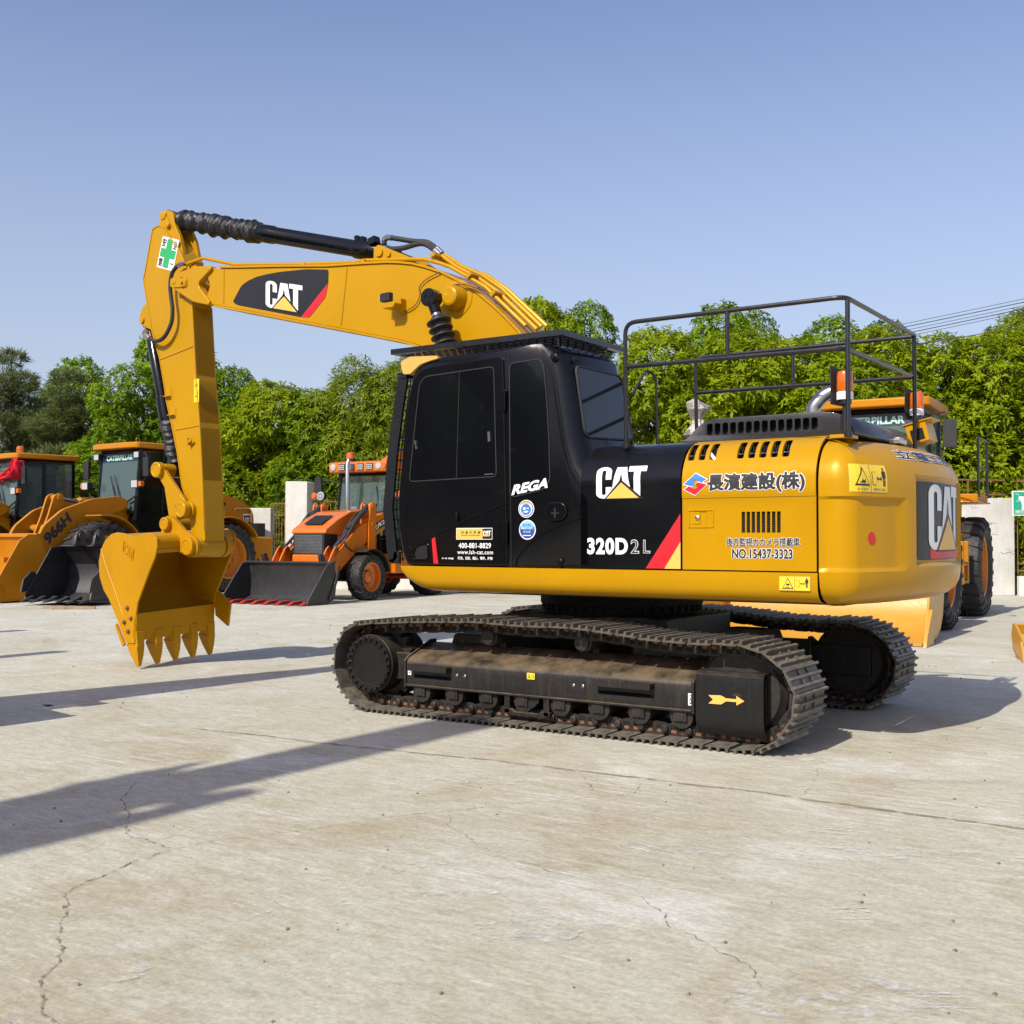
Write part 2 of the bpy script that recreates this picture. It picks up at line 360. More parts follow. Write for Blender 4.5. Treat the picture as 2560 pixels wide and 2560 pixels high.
def warning(u0, u1, v0, v1, cap=None):
    W, H = u1 - u0, v1 - v0; X = lambda a: u0 + a * W; Z = lambda b: v0 + b * H; b0 = .22 if cap else .1
    P = [(box2(u0 - .012 * W, u1 + .012 * W, v0 - .025 * H, v1 + .025 * H), 'pale_yellow', 0), (box2(u0, u1, v0, v1), 'warn_yellow', 1), (box2(X(.495), X(.505), v0, v1), 'ink', 2),
         (poly([(X(.28), Z(.93)), (X(.47), Z(b0)), (X(.09), Z(b0))]), 'ink', 2), (poly([(X(.28), Z(.82)), (X(.43), Z(b0 + .07)), (X(.13), Z(b0 + .07))]), 'warn_yellow', 3),
         (box2(X(.19), X(.34), Z(b0 + .11), Z(b0 + .15)), 'ink', 4), (poly([(X(.22), Z(.36)), (X(.25), Z(.5)), (X(.30), Z(.3)), (X(.35), Z(.47)), (X(.30), Z(.42)), (X(.25), Z(.36))]), 'ink', 4),
         (box2(X(.55), X(.66), Z(.25), Z(.75)), 'ink', 2), (box2(X(.56), X(.65), Z(.27), Z(.73)), 'warn_yellow', 3),
         (box2(X(.71), X(.81), Z(.47), Z(.52)), 'ink', 2), (poly([(X(.68), Z(.495)), (X(.725), Z(.6)), (X(.725), Z(.39))]), 'ink', 2), (poly([(X(.84), Z(.495)), (X(.795), Z(.6)), (X(.795), Z(.39))]), 'ink', 2)]
    P += [(p, 'ink', 2) for p in person(X(.90), Z(.22), .7 * H)]
    if cap: P += [(fit(text2d(cap[0]), X(.14), X(.42), Z(.05), Z(.15)), 'ink', 2), (fit(text2d(cap[1]), X(.58), X(.95), Z(.05), Z(.15)), 'ink', 2)]
    return P
# ------------------------------------------------------------------ ground: worn concrete yard
def ground_mat():
    m, nt, p = new_mat('concrete_yard')
    tc = N(nt, 'ShaderNodeTexCoord').outputs['Object']
    big = noise(nt, tc, .22, 6, .6, .6); mid = noise(nt, tc, .9, 8, .65, .8)
    c = mixc(nt, ramp(nt, big, .35, .65), (.475, .447, .340), (.562, .542, .440))
    c = mixc(nt, mth(nt, 'MULTIPLY', ramp(nt, mid, .47, .66), .85), c, (.415, .350, .225))
    wp = noise(nt, vscale(nt, tc, (1, 1.5, 1), .6), .75, 7, .62, .5)
    c = mixc(nt, mth(nt, 'MULTIPLY', ramp(nt, wp, .54, .68), .8), c, (.660, .650, .585))
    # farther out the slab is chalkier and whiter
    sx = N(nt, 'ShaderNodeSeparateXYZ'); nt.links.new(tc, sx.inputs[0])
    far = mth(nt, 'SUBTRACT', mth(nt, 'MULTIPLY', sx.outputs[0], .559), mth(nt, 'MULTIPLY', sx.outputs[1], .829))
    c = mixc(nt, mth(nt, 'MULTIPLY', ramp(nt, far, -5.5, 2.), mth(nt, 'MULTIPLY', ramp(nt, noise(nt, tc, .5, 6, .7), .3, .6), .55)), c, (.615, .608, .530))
    # brush and drag marks
    for rz, s, th, amt, col in ((.59, (1.2, 16, 1), .58, .6, (.41, .36, .28)), (.35, (.9, 20, 1), .58, .7, (.70, .69, .65)), (-.5, (2, 24, 1), .62, .55, (.68, .66, .61))):
        st = noise(nt, vscale(nt, tc, s, rz), 1.1, 6, .68); msk = ramp(nt, noise(nt, tc, .8, 3), .42, .62)
        c = mixc(nt, mth(nt, 'MULTIPLY', mth(nt, 'MULTIPLY', ramp(nt, st, th - .04, th + .08), msk), amt), c, col)
    # grain, pits and specks
    fine = noise(nt, tc, 38, 8, .8); spk = noise(nt, tc, 26, 3, .6); dab = noise(nt, vscale(nt, tc, (1, 2.6, 1), .59), 6.5, 7, .74, .4)
    c = mixc(nt, 1., c, mixc(nt, ramp(nt, dab, .32, .68), (.80, .785, .76), (1.14, 1.14, 1.14)), 'MULTIPLY')
    c = mixc(nt, 1., c, mixc(nt, ramp(nt, fine, .30, .70), (.70, .69, .67), (1.20, 1.20, 1.20)), 'MULTIPLY')
    c = mixc(nt, mth(nt, 'MULTIPLY', ramp(nt, spk, .70, .76), .6), c, (.16, .13, .10))
    wspk = noise(nt, vscale(nt, tc, (1, 2.4, 1), .5), 9, 5, .7)
    c = mixc(nt, mth(nt, 'MULTIPLY', ramp(nt, wspk, .62, .72), .5), c, (.70, .69, .65))
    # oily dark scuffs
    oil = noise(nt, vscale(nt, tc, (1, 5, 1), .59), 2.6, 8, .78); om = ramp(nt, noise(nt, tc, .42, 2), .60, .68)
    c = mixc(nt, mth(nt, 'MULTIPLY', mth(nt, 'MULTIPLY', ramp(nt, oil, .58, .66), om), .7), c, (.13, .115, .10))
    # hairline cracks
    wv = N(nt, 'ShaderNodeVectorMath', operation='ADD'); nt.links.new(tc, wv.inputs[0])
    nv = N(nt, 'ShaderNodeTexNoise', i_Scale=1.6, i_Detail=6); nt.links.new(tc, nv.inputs['Vector']); nt.links.new(nv.outputs['Color'], wv.inputs[1])
    vo = N(nt, 'ShaderNodeTexVoronoi', feature='DISTANCE_TO_EDGE', i_Scale=.42); nt.links.new(wv.outputs[0], vo.inputs['Vector'])
    cm = ramp(nt, noise(nt, tc, .35, 3), .50, .56)
    c = mixc(nt, mth(nt, 'MULTIPLY', mth(nt, 'MULTIPLY', ramp(nt, vo.outputs['Distance'], .0, .004, 1, 0), cm), .5), c, (.27, .23, .17))
    nt.links.new(c, p.inputs['Base Color']); p.inputs['Roughness'].default_value = .9; p.inputs['Specular IOR Level'].default_value = .25
    b = N(nt, 'ShaderNodeBump', i_Strength=.36, i_Distance=.012); nt.links.new(noise(nt, tc, 32, 8, .75), b.inputs['Height'])
    nt.links.new(b.outputs[0], p.inputs['Normal']); MATS['concrete_yard'] = m
ground_mat()
def worn(name, col, lo, hi, sc):
    pm(name, col, .95, var=.25, vs=10); nt = MATS[name].node_tree; p = nt.nodes['Principled BSDF']; tc = N(nt, 'ShaderNodeTexCoord').outputs['Object']
    nt.links.new(ramp(nt, noise(nt, tc, sc, 6, .75), lo, hi), p.inputs['Alpha'])
worn('crack_dirt', (.235, .195, .14), .38, .60, 16)
worn('joint_dirt', (.30, .245, .165), .36, .62, 7)
worn('chalk', (.72, .71, .67), .40, .62, 30); worn('chalk_dust', (.70, .695, .645), .47, .78, 11)
pm('earth', (.12, .10, .06), .95, var=.4, vs=2)
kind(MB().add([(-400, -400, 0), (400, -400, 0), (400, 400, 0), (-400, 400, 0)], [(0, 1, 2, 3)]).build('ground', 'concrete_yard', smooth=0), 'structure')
def strip(mb, pts, w0, z, rnd, step=.035, jit=.016, wj=.7):
    P = [Vector((x, y, 0)) for x, y in pts]; L = []
    for a, b in zip(P, P[1:]):
        n = max(1, int((b - a).length / step)); L += [a.lerp(b, i / n) for i in range(n)]
    L.append(P[-1]); vs = []; wob = 0
    for i, p in enumerate(L):
        d = (L[min(i + 1, len(L) - 1)] - L[max(i - 1, 0)]).normalized(); s = Vector((-d.y, d.x, 0))
        wob = wob * .75 + rnd.uniform(-1, 1) * jit; t = w0 * (1 + wj * rnd.uniform(-1, 1)) * min(1, .25 + i * .2, .25 + (len(L) - 1 - i) * .2)
        c = p + s * wob; vs += [c + s * t + Vector((0, 0, z)), c - s * t + Vector((0, 0, z))]
    mb.add(vs, [(2 * i, 2 * i + 1, 2 * i + 3, 2 * i + 2) for i in range(len(L) - 1)])
R1 = random.Random(4)
cr = MB()
for pts, wd in (([(.95, 4.3), (.68, 4.63), (.33, 4.84), (-.03, 5.12), (-.43, 5.19)], .0055), ([(-.43, 5.19), (-.51, 4.91), (-.7, 4.57), (-.88, 4.12), (-1.06, 3.86), (-1.17, 3.64)], .0035),
                ([(-.43, 5.19), (-.47, 5.5), (-.57, 5.78), (-.59, 5.87), (-.71, 5.94), (-1.02, 6.2), (-1.14, 6.25), (-1.31, 6.4), (-1.39, 6.49), (-1.57, 6.59), (-1.9, 6.75)], .0055),
                ([(-.55, 6.04), (-.59, 5.87)], .003), ([(-1.06, 3.86), (-1.24, 4.11), (-1.52, 4.29), (-1.77, 4.39)], .003), ([(-1.85, 4.41), (-2.24, 4.51)], .0025),
                ([(-2.57, 4.59), (-2.77, 4.73), (-2.83, 4.83), (-3.03, 4.93), (-3.21, 5.03), (-3.34, 5.19)], .0042), ([(-1.23, 2.72), (-1.48, 3.08)], .004),
                ([(-1.24, 3.54), (-1.5, 3.2), (-1.68, 2.94), (-1.58, 2.66)], .0035), ([(-2.3, 1.61), (-2.43, 2.09), (-2.49, 2.47)], .003)):
    strip(cr, pts, wd * .62, .004, R1, .02, .010, .9)
kind(cr.build('ground_cracks', 'crack_dirt', smooth=0), 'structure')
jt = MB(); strip(jt, [(2.2, 2.86), (1.33, 2.76), (.6, 2.71), (-.6, 2.59), (-1.41, 2.53), (-2.35, 2.50), (-3.11, 2.54), (-3.9, 2.55), (-6, 2.6)], .017, .003, R1, .06, .012, .5)
kind(jt.build('ground_joint', 'joint_dirt', smooth=0), 'structure')
ck = MB()
for c0, dr, L, n in (((-1.25, 5.56), (-.22, .055), 1, 4), ((-1.6, 5.3), (.6, .8), .12, 2), ((-3.4, 4.2), (.8, .6), .2, 3), ((-2.4, 3.9), (.9, -.3), .25, 3), ((-3.0, 3.0), (.9, .2), .3, 3), ((-1.9, 3.3), (.3, .9), .12, 3), ((-3.9, 4.9), (.8, .5), .2, 3)):
    for i in range(n):
        x, y = c0[0] - i * .055 * dr[1] / (1 if L < 1 else .22) + R1.uniform(-.03, .03), c0[1] + (i * .055 * dr[0] / (1 if L < 1 else .22)) + R1.uniform(-.04, .04)
        strip(ck, [(x, y), (x + dr[0] * L, y + dr[1] * L)], .0075, .005, R1, .03, .003, .6)
strip(ck, [(-2.05, 1.62), (-2.26, 1.30)], .008, .005, R1, .03, .002, .3); strip(ck, [(-2.6, .02), (-2.86, -.22)], .006, .005, R1, .03, .002, .3)
pt_ = MB()
for c0, ax_, a_, b_ in (((-1.51, 4.78), (.45, .89), .30, .085), ((-1.53, 6.23), (.3, .95), .09, .035), ((-1.57, 6.30), (.3, .95), .07, .02), ((-3.55, 5.16), (.8, .6), .42, .22), ((-2.43, 5.12), (.7, .7), .30, .16), ((-2.51, 3.82), (.95, .3), .42, .07), ((-1.95, 4.95), (.8, .6), .25, .05), ((-.6, 3.2), (.9, .4), .5, .12), ((-3.4, 3.3), (.9, .4), .5, .14)):
    u_ = Vector((*ax_, 0)).normalized(); v_ = Vector((-u_.y, u_.x, 0)); n_ = 30
    pt_.add([Vector((*c0, .0055)) + u_ * a_ * math.cos(t) * R1.uniform(.6, 1.1) + v_ * b_ * math.sin(t) * R1.uniform(.6, 1.1) for t in [2 * math.pi * i / n_ for i in range(n_)]], [tuple(range(n_))])
kind(pt_.build('ground_chalk', 'chalk_dust', smooth=0), 'structure')
kind(ck.build('ground_scratches', 'chalk', smooth=0), 'structure')
gv = MB()
for i in range(260):
    d = 2.6 + 26 * R1.random() ** 1.7; r = R1.uniform(-.5, .5) * d * 1.0; p = gnd(r, d); s = R1.uniform(.004, .013) * (1 + .5 * (d > 10))
    if -2.4 < p.x < 2.3 and -1.7 < p.y < 1.7: continue
    q = [p + Vector((R1.uniform(-1, 1), R1.uniform(-1, 1), R1.uniform(0, .9))) * s for _ in range(6)]
    gv.add([p + Vector((s, 0, 0)), p + Vector((-.5 * s, .9 * s, 0)), p + Vector((-.6 * s, -.8 * s, 0)), p + Vector((R1.uniform(-.3, .3) * s, R1.uniform(-.3, .3) * s, R1.uniform(.5, 1) * s))], [(0, 1, 3), (1, 2, 3), (2, 0, 3), (0, 2, 1)])
kind(gv.build('gravel_specks', 'stone', smooth=0), 'stuff')
def scrap(name, label, cat, mt, p, s, n, seed, flat=.25):
    r = random.Random(seed); mb = MB()
    for i in range(n):
        a = r.uniform(0, 6.28); c = Vector(p) + Vector((math.cos(a), math.sin(a), 0)) * s * r.uniform(0, .6); t = s * r.uniform(.3, .6); b = r.uniform(0, 3.1)
        e, f = Vector((math.cos(b), math.sin(b), r.uniform(.02, flat))), Vector((-math.sin(b), math.cos(b), r.uniform(.02, flat)))
        q = [c - e * t, c + f * t * .5, c + e * t, c - f * t * .5]; z = min(v.z for v in q)
        mb.add([v + Vector((0, 0, .003 - z)) for v in q], [(0, 1, 2), (0, 2, 3)])
    return tag(mb.build(name, mt, smooth=0), label, cat)
scrap('dry_leaf', 'curled pale dry leaf on the concrete below the big slanted shadow', 'leaf', 'paper', gnd(-1.50, 3.45), .035, 4, 3, .5)
scrap('litter', 'scrap of white paper litter on the ground right of the big rear tyre', 'litter', 'paper', gnd(9.35, 21.4), .16, 4, 7)
scrap('dirt_clump', 'small brown clump of dirt at the far left below the bucket', 'dirt', 'leaf_litter', gnd(-4.05, 9.95), .09, 7, 9, .4)
tag(MB().tube([gnd(-1.295, 3.12, .004), gnd(-1.25, 3.19, .012), gnd(-1.205, 3.235, .004)], .0022, 5).build('twig', 'bark'), 'thin bent twig lying on the foreground concrete', 'twig')
for i, (r, d, lb) in enumerate(((-.33, 2.97, 'lone dark pebble in the foreground right of the twig'), (-.39, 2.36, 'dark pebble nearest the bottom edge of the photo'), (2.0, 3.45, 'small dark stone on the concrete near the right edge'))):
    mb = MB(); mb.lathe([(0, .008), (.005, .013), (.011, .010), (.015, .003)], gnd(r, d), (0, 0, 1), 7); tag(mb.build('pebble', 'stone'), lb, 'pebble', 'loose pebbles on the concrete')

# ------------------------------------------------------------------ boundary: concrete pillars, wall, rusty railings, sign
def pillar(label, r, d, w, dep, h, rz, relief=True):
    t = thing('concrete_pillar', label, 'pillar', gnd(r, d), rz, 'white concrete pillars of the yard fence')
    b = MB(); b.box(-w / 2, w / 2, -dep / 2, dep / 2, 0, h); o = b.build('shaft', 'cream_wall', t, bevel=.02)
    if relief:
        cu = MB(); cu.box(-.06, .06, -dep, -dep / 2 + .02, h - .48, h - .28); cu.box(-.06, .06, -dep, -dep / 2 + .02, h - 1.7, h - .75)
        carve(o, cu)
    MB().box(-w / 2 - .03, w / 2 + .03, -dep / 2 - .03, dep / 2 + .03, 0, .25).build('plinth', 'cream_wall', t, bevel=.02)
    return t
fz = heading(.97, .24)
pillar('tall white concrete pillar with slots behind the orange backhoe', -6.0, 32.3, .62, .85, 3.05, fz - .35)
pillar('shorter white concrete pillar left of the tall one', -7.48, 33.2, 1.05, .5, 2.33, fz - .3, False)
pillar('stub of white pillar above the backhoe bonnet', -4.3, 32.6, .5, .6, 2.35, fz - .35, False)
t = thing('boundary_wall', 'cracked white wall section beside the big tyre at right', 'wall', gnd(11.9, 28.9), fz + .02)
MB().box(-.85, .85, -.17, .17, 0, 2.47).build('wall_panel', 'cream_wall', t, bevel=.015)
wc = MB(); rw = random.Random(8)
for i in range(9):
    x, z = rw.uniform(-.8, .6), rw.uniform(.9, 2.3); p = [(x, z)]
    for k in range(6): x += rw.uniform(.01, .1); z += rw.uniform(-.05, .05); p.append((min(x, .83), min(z, 2.44)))
    wc.ribbon(p, -.175, -.1705, rw.uniform(.006, .014))
wc.build('crack', 'crack_dirt', t, smooth=0)
def fence(label, r0, d0, r1, d1, z0, z1, sp, base=0, base_h=0):
    a, b = gnd(r0, d0), gnd(r1, d1); L = (b - a).length
    t = thing('metal_fence', label, 'fence', a, math.atan2(b.y - a.y, b.x - a.x), 'rusty fence panels')
    for z in (z0, z0 + .18, z1 - .35, z1 - .02): MB().box(0, L, -.015, .015, z, z + .035).build('rail', 'rust_bar', t)
    m = MB(); n = int(L / sp)
    for i in range(n + 1): m.tube([(i * L / n, 0, z0 - .08), (i * L / n, 0, z1 + .06)], .012, 6)
    m.build('bars', 'rust_bar', t)
    if base_h: MB().box(0, L, -.12, .12, 0, base_h).build('kerb_wall', 'cream_wall', t, bevel=.01)
fence('rusty railing between the two left white pillars', -7.0, 33.1, -6.3, 32.4, .35, 2.45, .13, base_h=.3)
fence('rusty railing behind the backhoe right of the tall pillar', -5.7, 32.4, -4.5, 32.6, .35, 2.5, .13, base_h=.3)
fence('rusty railing running on behind the excavator', -4.1, 32.6, 11.0, 29.1, .35, 2.45, .14, base_h=.3)
fence('rusty railing with a white kerb right of the white wall', 12.75, 28.75, 18.5, 27.6, .62, 2.9, .16, base_h=.5)
t = thing('metal_fence', 'rusty rail frame topping the white wall below the leaves', 'fence', gnd(11.05, 29.0), fz + .02, 'rusty fence panels')
MB().box(0, 1.75, -.02, .02, 2.93, 2.97).box(0, 1.75, -.02, .02, 2.56, 2.6).box(.02, .06, -.02, .02, 2.47, 2.95).box(.62, .66, -.02, .02, 2.47, 2.95).box(1.2, 1.24, -.02, .02, 2.47, 2.95).build('frame', 'rust_bar', t)
t = thing('safety_sign', 'green sign with a white pipe pictogram on the rusty railing', 'sign', gnd(12.53, 28.55, 2.02), heading(1, .12))
MB().box(0, .95, -.012, .012, 0, .62).build('sign_plate', 'white_vinyl', t)
sg = [(box2(.025, .925, .025, .595), 'sign_green', 1), (poly([(.19, .49), (.27, .48)] + arc(.22, .20, .29, 75, 0, 9) + [(.51, .15), (.24, .15)] + arc(.05, .25, .2, 0, 60, 5)), 'white_vinyl', 2),
      (box2(.05, .92, .125, .135), 'white_vinyl', 2), (box2(.05, .92, .06, .07), 'white_vinyl', 2), (poly([(.06, .097), (.16, .118), (.16, .076)]), 'white_vinyl', 2), (box2(.1, .9, .092, .102), 'white_vinyl', 2),
      (ring(.0, 0, 0, 0, 3), 'white_vinyl', 2), (box2(.07, .17, .535, .545), 'white_vinyl', 2), (box2(.165, .172, .36, .545), 'white_vinyl', 2), (box2(.1, .17, .36, .37), 'white_vinyl', 2)]
decal('pictogram', [q for q in sg if len(q[0][0]) != 6], lambda u, v, l: (u, -.012 - l * 2, v), t)
# ------------------------------------------------------------------ trees: trunk with limbs, crown of separate leaves in sprays
def crown_mesh(name, seed, mt, H, RX, style, sprigs, per, ln, wd):
    g = np.random.default_rng(seed); lobes = []
    n = {'broad': 26, 'bamboo': 24, 'pine': 40, 'shrub': 16}[style]
    for i in range(n):
        u = i / (n - 1); z = H * (.12 + .80 * u); a = g.uniform(0, 6.28)
        if style == 'pine': env = RX * (1.02 - .78 * u); rr = env * g.uniform(.35, .8); s = np.array([.62, .62, .34]) * (RX * (.62 - .38 * u)) * g.uniform(.8, 1.25)
        elif style == 'bamboo': env = RX * (1 - .35 * abs(u - .5)); rr = env * g.uniform(.1, .75); s = np.array([.42, .42, .75]) * RX * g.uniform(.65, 1.15)
        else: env = RX * math.sqrt(max(.08, 1 - (1.75 * (u - .42)) ** 2 * .8)); rr = env * g.uniform(.3, .8); s = np.array([.46, .46, .36]) * RX * g.uniform(.6, 1.25)
        lobes.append((np.array([rr * math.cos(a), rr * math.sin(a), z]), s))
    top = lobes[-1]; lobes[-1] = (np.array([top[0][0] * .3, top[0][1] * .3, H - top[1][2] * .9]), top[1])
    C = np.array([l[0] for l in lobes]); S = np.array([l[1] for l in lobes]); wgt = S.prod(1) ** .66; wgt /= wgt.sum()
    k = g.choice(n, sprigs, p=wgt); d = g.normal(size=(sprigs, 3)); d /= np.linalg.norm(d, axis=1)[:, None]
    rho = np.where(g.random(sprigs) < .82, g.uniform(.82, 1.06, sprigs), g.uniform(.35, .8, sprigs))
    P = C[k] + d * S[k] * rho[:, None]
    q = ((P[:, None, :] - C[None]) / S[None]) ** 2; ins = (q.sum(2) < .55); ins[np.arange(sprigs), k] = False
    keep = (~ins.any(1)) & (P[:, 2] > .25); P, d = P[keep], d[keep]; m = len(P)
    ax = d * .75 + np.array([0, 0, .75 if style != 'bamboo' else .25]); ax += g.normal(size=(m, 3)) * .3; ax /= np.linalg.norm(ax, axis=1)[:, None]
    ref = np.where(np.abs(ax[:, 2:3]) > .9, np.array([[1., 0, 0]]), np.array([[0, 0, 1.]])); u = np.cross(ax, ref); u /= np.linalg.norm(u, axis=1)[:, None]; v = np.cross(ax, u)
    st = g.uniform(0, 1, m); lobe_t = g.uniform(-.22, .22, n)[k[keep]]
    V, T = [], []
    for j in range(per):
        a = 2 * math.pi * (j + g.uniform(-.3, .3, m)) / per * (1 if per < 7 else 2); tilt = g.uniform(.80, 1.40, m) if style != 'pine' else g.uniform(.25, .95, m)
        rad_ = u * np.cos(a)[:, None] + v * np.sin(a)[:, None]
        dr = ax * np.cos(tilt)[:, None] + rad_ * np.sin(tilt)[:, None]
        dr[:, 2] -= (.28 if style in ('broad', 'shrub') else .55 if style == 'bamboo' else .0) * g.uniform(.3, 1.3, m); dr /= np.linalg.norm(dr, axis=1)[:, None]
        L = ln * g.uniform(.65, 1.25, m)[:, None]; sd = np.cross(dr, ax) + g.normal(size=(m, 3)) * .14; sd /= np.maximum(np.linalg.norm(sd, axis=1), 1e-6)[:, None]; sd *= (wd * g.uniform(.75, 1.2, m))[:, None]
        b = P + ax * (g.uniform(-.5, .5, m) * ln * .7)[:, None]; up = np.cross(sd, dr); up /= np.maximum(np.linalg.norm(up, axis=1), 1e-6)[:, None]
        mid = b + dr * L * .5 + up * (wd * .25); tip = b + dr * L; tip[:, 2] -= (L[:, 0] * .15)
        V.append(np.stack([b, mid + sd, tip, mid - sd], 1)); T.append(np.clip(st * .45 + lobe_t + g.uniform(.15, .45, m), 0, 1))
    V = np.concatenate(V).reshape(-1, 3); T = np.concatenate(T); nf = len(T)
    me = bpy.data.meshes.new(name); me.vertices.add(nf * 4); me.vertices.foreach_set('co', V.astype(np.float32).ravel())
    me.loops.add(nf * 4); me.loops.foreach_set('vertex_index', np.arange(nf * 4, dtype=np.int32))
    me.polygons.add(nf); me.polygons.foreach_set('loop_start', np.arange(0, nf * 4, 4, dtype=np.int32)); me.polygons.foreach_set('loop_total', np.full(nf, 4, dtype=np.int32))
    me.update(calc_edges=True)
    at = me.attributes.new('tint', 'FLOAT', 'FACE'); at.data.foreach_set('value', T.astype(np.float32))
    me.materials.append(MATS[mt]); return me, [(tuple(l[0]), l[1][0]) for l in lobes]
def trunk_mesh(lobes, H, r, seed):
    q = random.Random(seed); b = MB(); st = [(0, 0, 0)] + [(q.uniform(-.12, .12), q.uniform(-.12, .12), H * k / 5) for k in range(1, 5)] + [(0, 0, H * .88)]
    b.tube(st, [r * (1 - .85 * i / 5) + .012 for i in range(6)], 8)
    for c, s in lobes:
        z0 = max(.35, c[2] - .35 * math.hypot(c[0], c[1]) - .5); k = min(4, int(z0 / (H / 5))); f = z0 / (H / 5) - k; a = Vector(st[k]).lerp(Vector(st[k + 1]), min(1, f))
        m = a.lerp(Vector(c), .55) + Vector((q.uniform(-.1, .1), q.uniform(-.1, .1), -.05)); b.tube([a, m, Vector(c) + Vector((0, 0, .15))], [r * .38, r * .2, .012], 6)
        for _ in range(3): b.tube([m, Vector(c) + Vector((q.uniform(-1, 1), q.uniform(-1, 1), q.uniform(-.3, .8))) * s * .9], [r * .13, .006], 5)
    return b.mesh('trunk', ['bark'])
TPL = {}
for nm, seed, mt, H, RX, style, spr, per, ln, wd in (
    ('lush_one', 3, 'leaf_lush', 8, 2.5, 'broad', 6200, 8, .235, .040), ('lush_two', 11, 'leaf_lush', 8, 2.5, 'broad', 6200, 8, .225, .040),
    ('mid_one', 7, 'leaf_mid', 8, 2.2, 'broad', 6200, 7, .20, .038), ('mid_two', 23, 'leaf_mid', 8, 2.2, 'broad', 6200, 7, .19, .036),
    ('bamboo', 5, 'leaf_bamboo', 8, 1.9, 'bamboo', 7000, 7, .24, .022), ('pine', 9, 'leaf_pine', 8, 2.3, 'pine', 9000, 12, .26, .011)):
    me, lob = crown_mesh('crown', seed, mt, H, RX, style, spr, per, ln, wd); TPL[nm] = (me, trunk_mesh(lob, H, .13, seed))
def tree(kind_, label, px, d, top, width, rz, tint=None):
    """px is only the bearing: metres right of the axis at distance d"""
    me, tr = TPL[kind_]; r = px
    base = {'lush': 5.6, 'mid_': 5.2, 'bamb': 4.2, 'pine': 4.6}[kind_[:4]]
    nm = {'lush': 'broadleaf_tree', 'mid_': 'broadleaf_tree', 'bamb': 'bamboo_clump', 'pine': 'pine_tree'}[kind_[:4]]
    t = thing(nm, label, 'tree' if nm != 'bamboo_clump' else 'bamboo', gnd(r, d), rz, 'trees along the back of the yard', (width / base, width / base, top / 8.15))
    link('crown', me, t); link('trunk', tr, t)
TREES = [
 ('pine', 'grey-green pine at the far left edge of the photo', -17.6, 40, 8.1, 5.0), ('pine', 'wide grey-green pine behind the loader with the red ribbon', -14.6, 37.5, 7.0, 5.6),
 ('mid_one', 'dark broadleaf tree rising behind the wide pine', -16.4, 43, 8.3, 4.2), ('mid_two', 'bright broadleaf tree left of the raised stick', -12.1, 36, 7.0, 3.6),
 ('mid_one', 'tall dense tree directly behind the stick', -11.3, 38, 8.5, 4.6), ('mid_two', 'dark tree just right of the stick', -9.2, 38, 7.2, 3.6),
 ('lush_one', 'bright green tree above the white pillars', -7.9, 36.3, 6.5, 4.2), ('mid_one', 'round tree behind the tall white pillar', -6.3, 36, 6.2, 4.4),
 ('lush_two', 'low leafy tree behind the left half of the backhoe', -7.3, 36.8, 4.7, 3.8), ('bamboo', 'yellowish bamboo clump above the backhoe cab', -4.9, 35.5, 6.7, 4.0),
 ('bamboo', 'bamboo clump half hidden by the black cab front', -3.7, 35.4, 6.9, 3.6), ('mid_two', 'tree hidden mostly behind the excavator cab', -1.6, 36, 7.2, 4.6),
 ('lush_one', 'tall tree with two crowns above the cab roof guard', 1.0, 37, 9.3, 4.2), ('mid_two', 'rounded tree just left of the front rail post', 2.45, 36.5, 9.1, 3.4),
 ('lush_two', 'lush tree filling the front end of the hood railing', 4.1, 31.5, 7.35, 4.4), ('mid_one', 'tall tree behind the middle of the hood railing', 6.7, 37, 9.1, 4.2),
 ('lush_one', 'lush tree in the middle of the hood railing', 6.0, 31.5, 7.2, 4.6), ('mid_two', 'pointed tree behind the railing below the power lines', 8.1, 38, 9.1, 3.6),
 ('lush_two', 'lush tree behind the near beacon', 7.9, 31.5, 7.0, 4.6), ('mid_one', 'darker tree beyond the rear rail post', 10.3, 37, 8.7, 4.4),
 ('lush_one', 'bright tree right above the right loader cab', 9.8, 31, 7.2, 4.6), ('mid_two', 'thin topped tree right of the rear railing', 12.6, 38, 8.8, 3.4),
 ('lush_two', 'bright spreading tree above the mirror of the right loader', 11.7, 31.5, 7.1, 4.6), ('bamboo', 'tall yellowish tree at the right edge under the wires', 16.2, 36, 8.7, 5.0),
 ('lush_one', 'lush tree at the right edge behind the green sign', 13.6, 31.2, 7.3, 4.8), ('lush_two', 'lush tree running out of the right edge', 15.6, 31.0, 7.8, 4.8),
 ('lush_two', 'low leafy bush tree behind the white wall', 10.9, 31.3, 4.7, 4.0), ('lush_one', 'low leafy bush tree behind the right loader', 8.9, 30.6, 4.6, 4.0), ('lush_two', 'low leafy bush tree behind the hood exhaust', 6.9, 30.9, 4.6, 4.0),
 ('lush_one', 'low leafy bush tree behind the foil wrapped mirror', 4.9, 31.2, 4.6, 4.0), ('mid_one', 'dark tree in the gap behind the two left loaders', -12.7, 35, 4.6, 4.0)]
for i, (k, lb, r, d, top, wd) in enumerate(TREES): tree(k, lb, r, d, top, wd, i * 1.91)
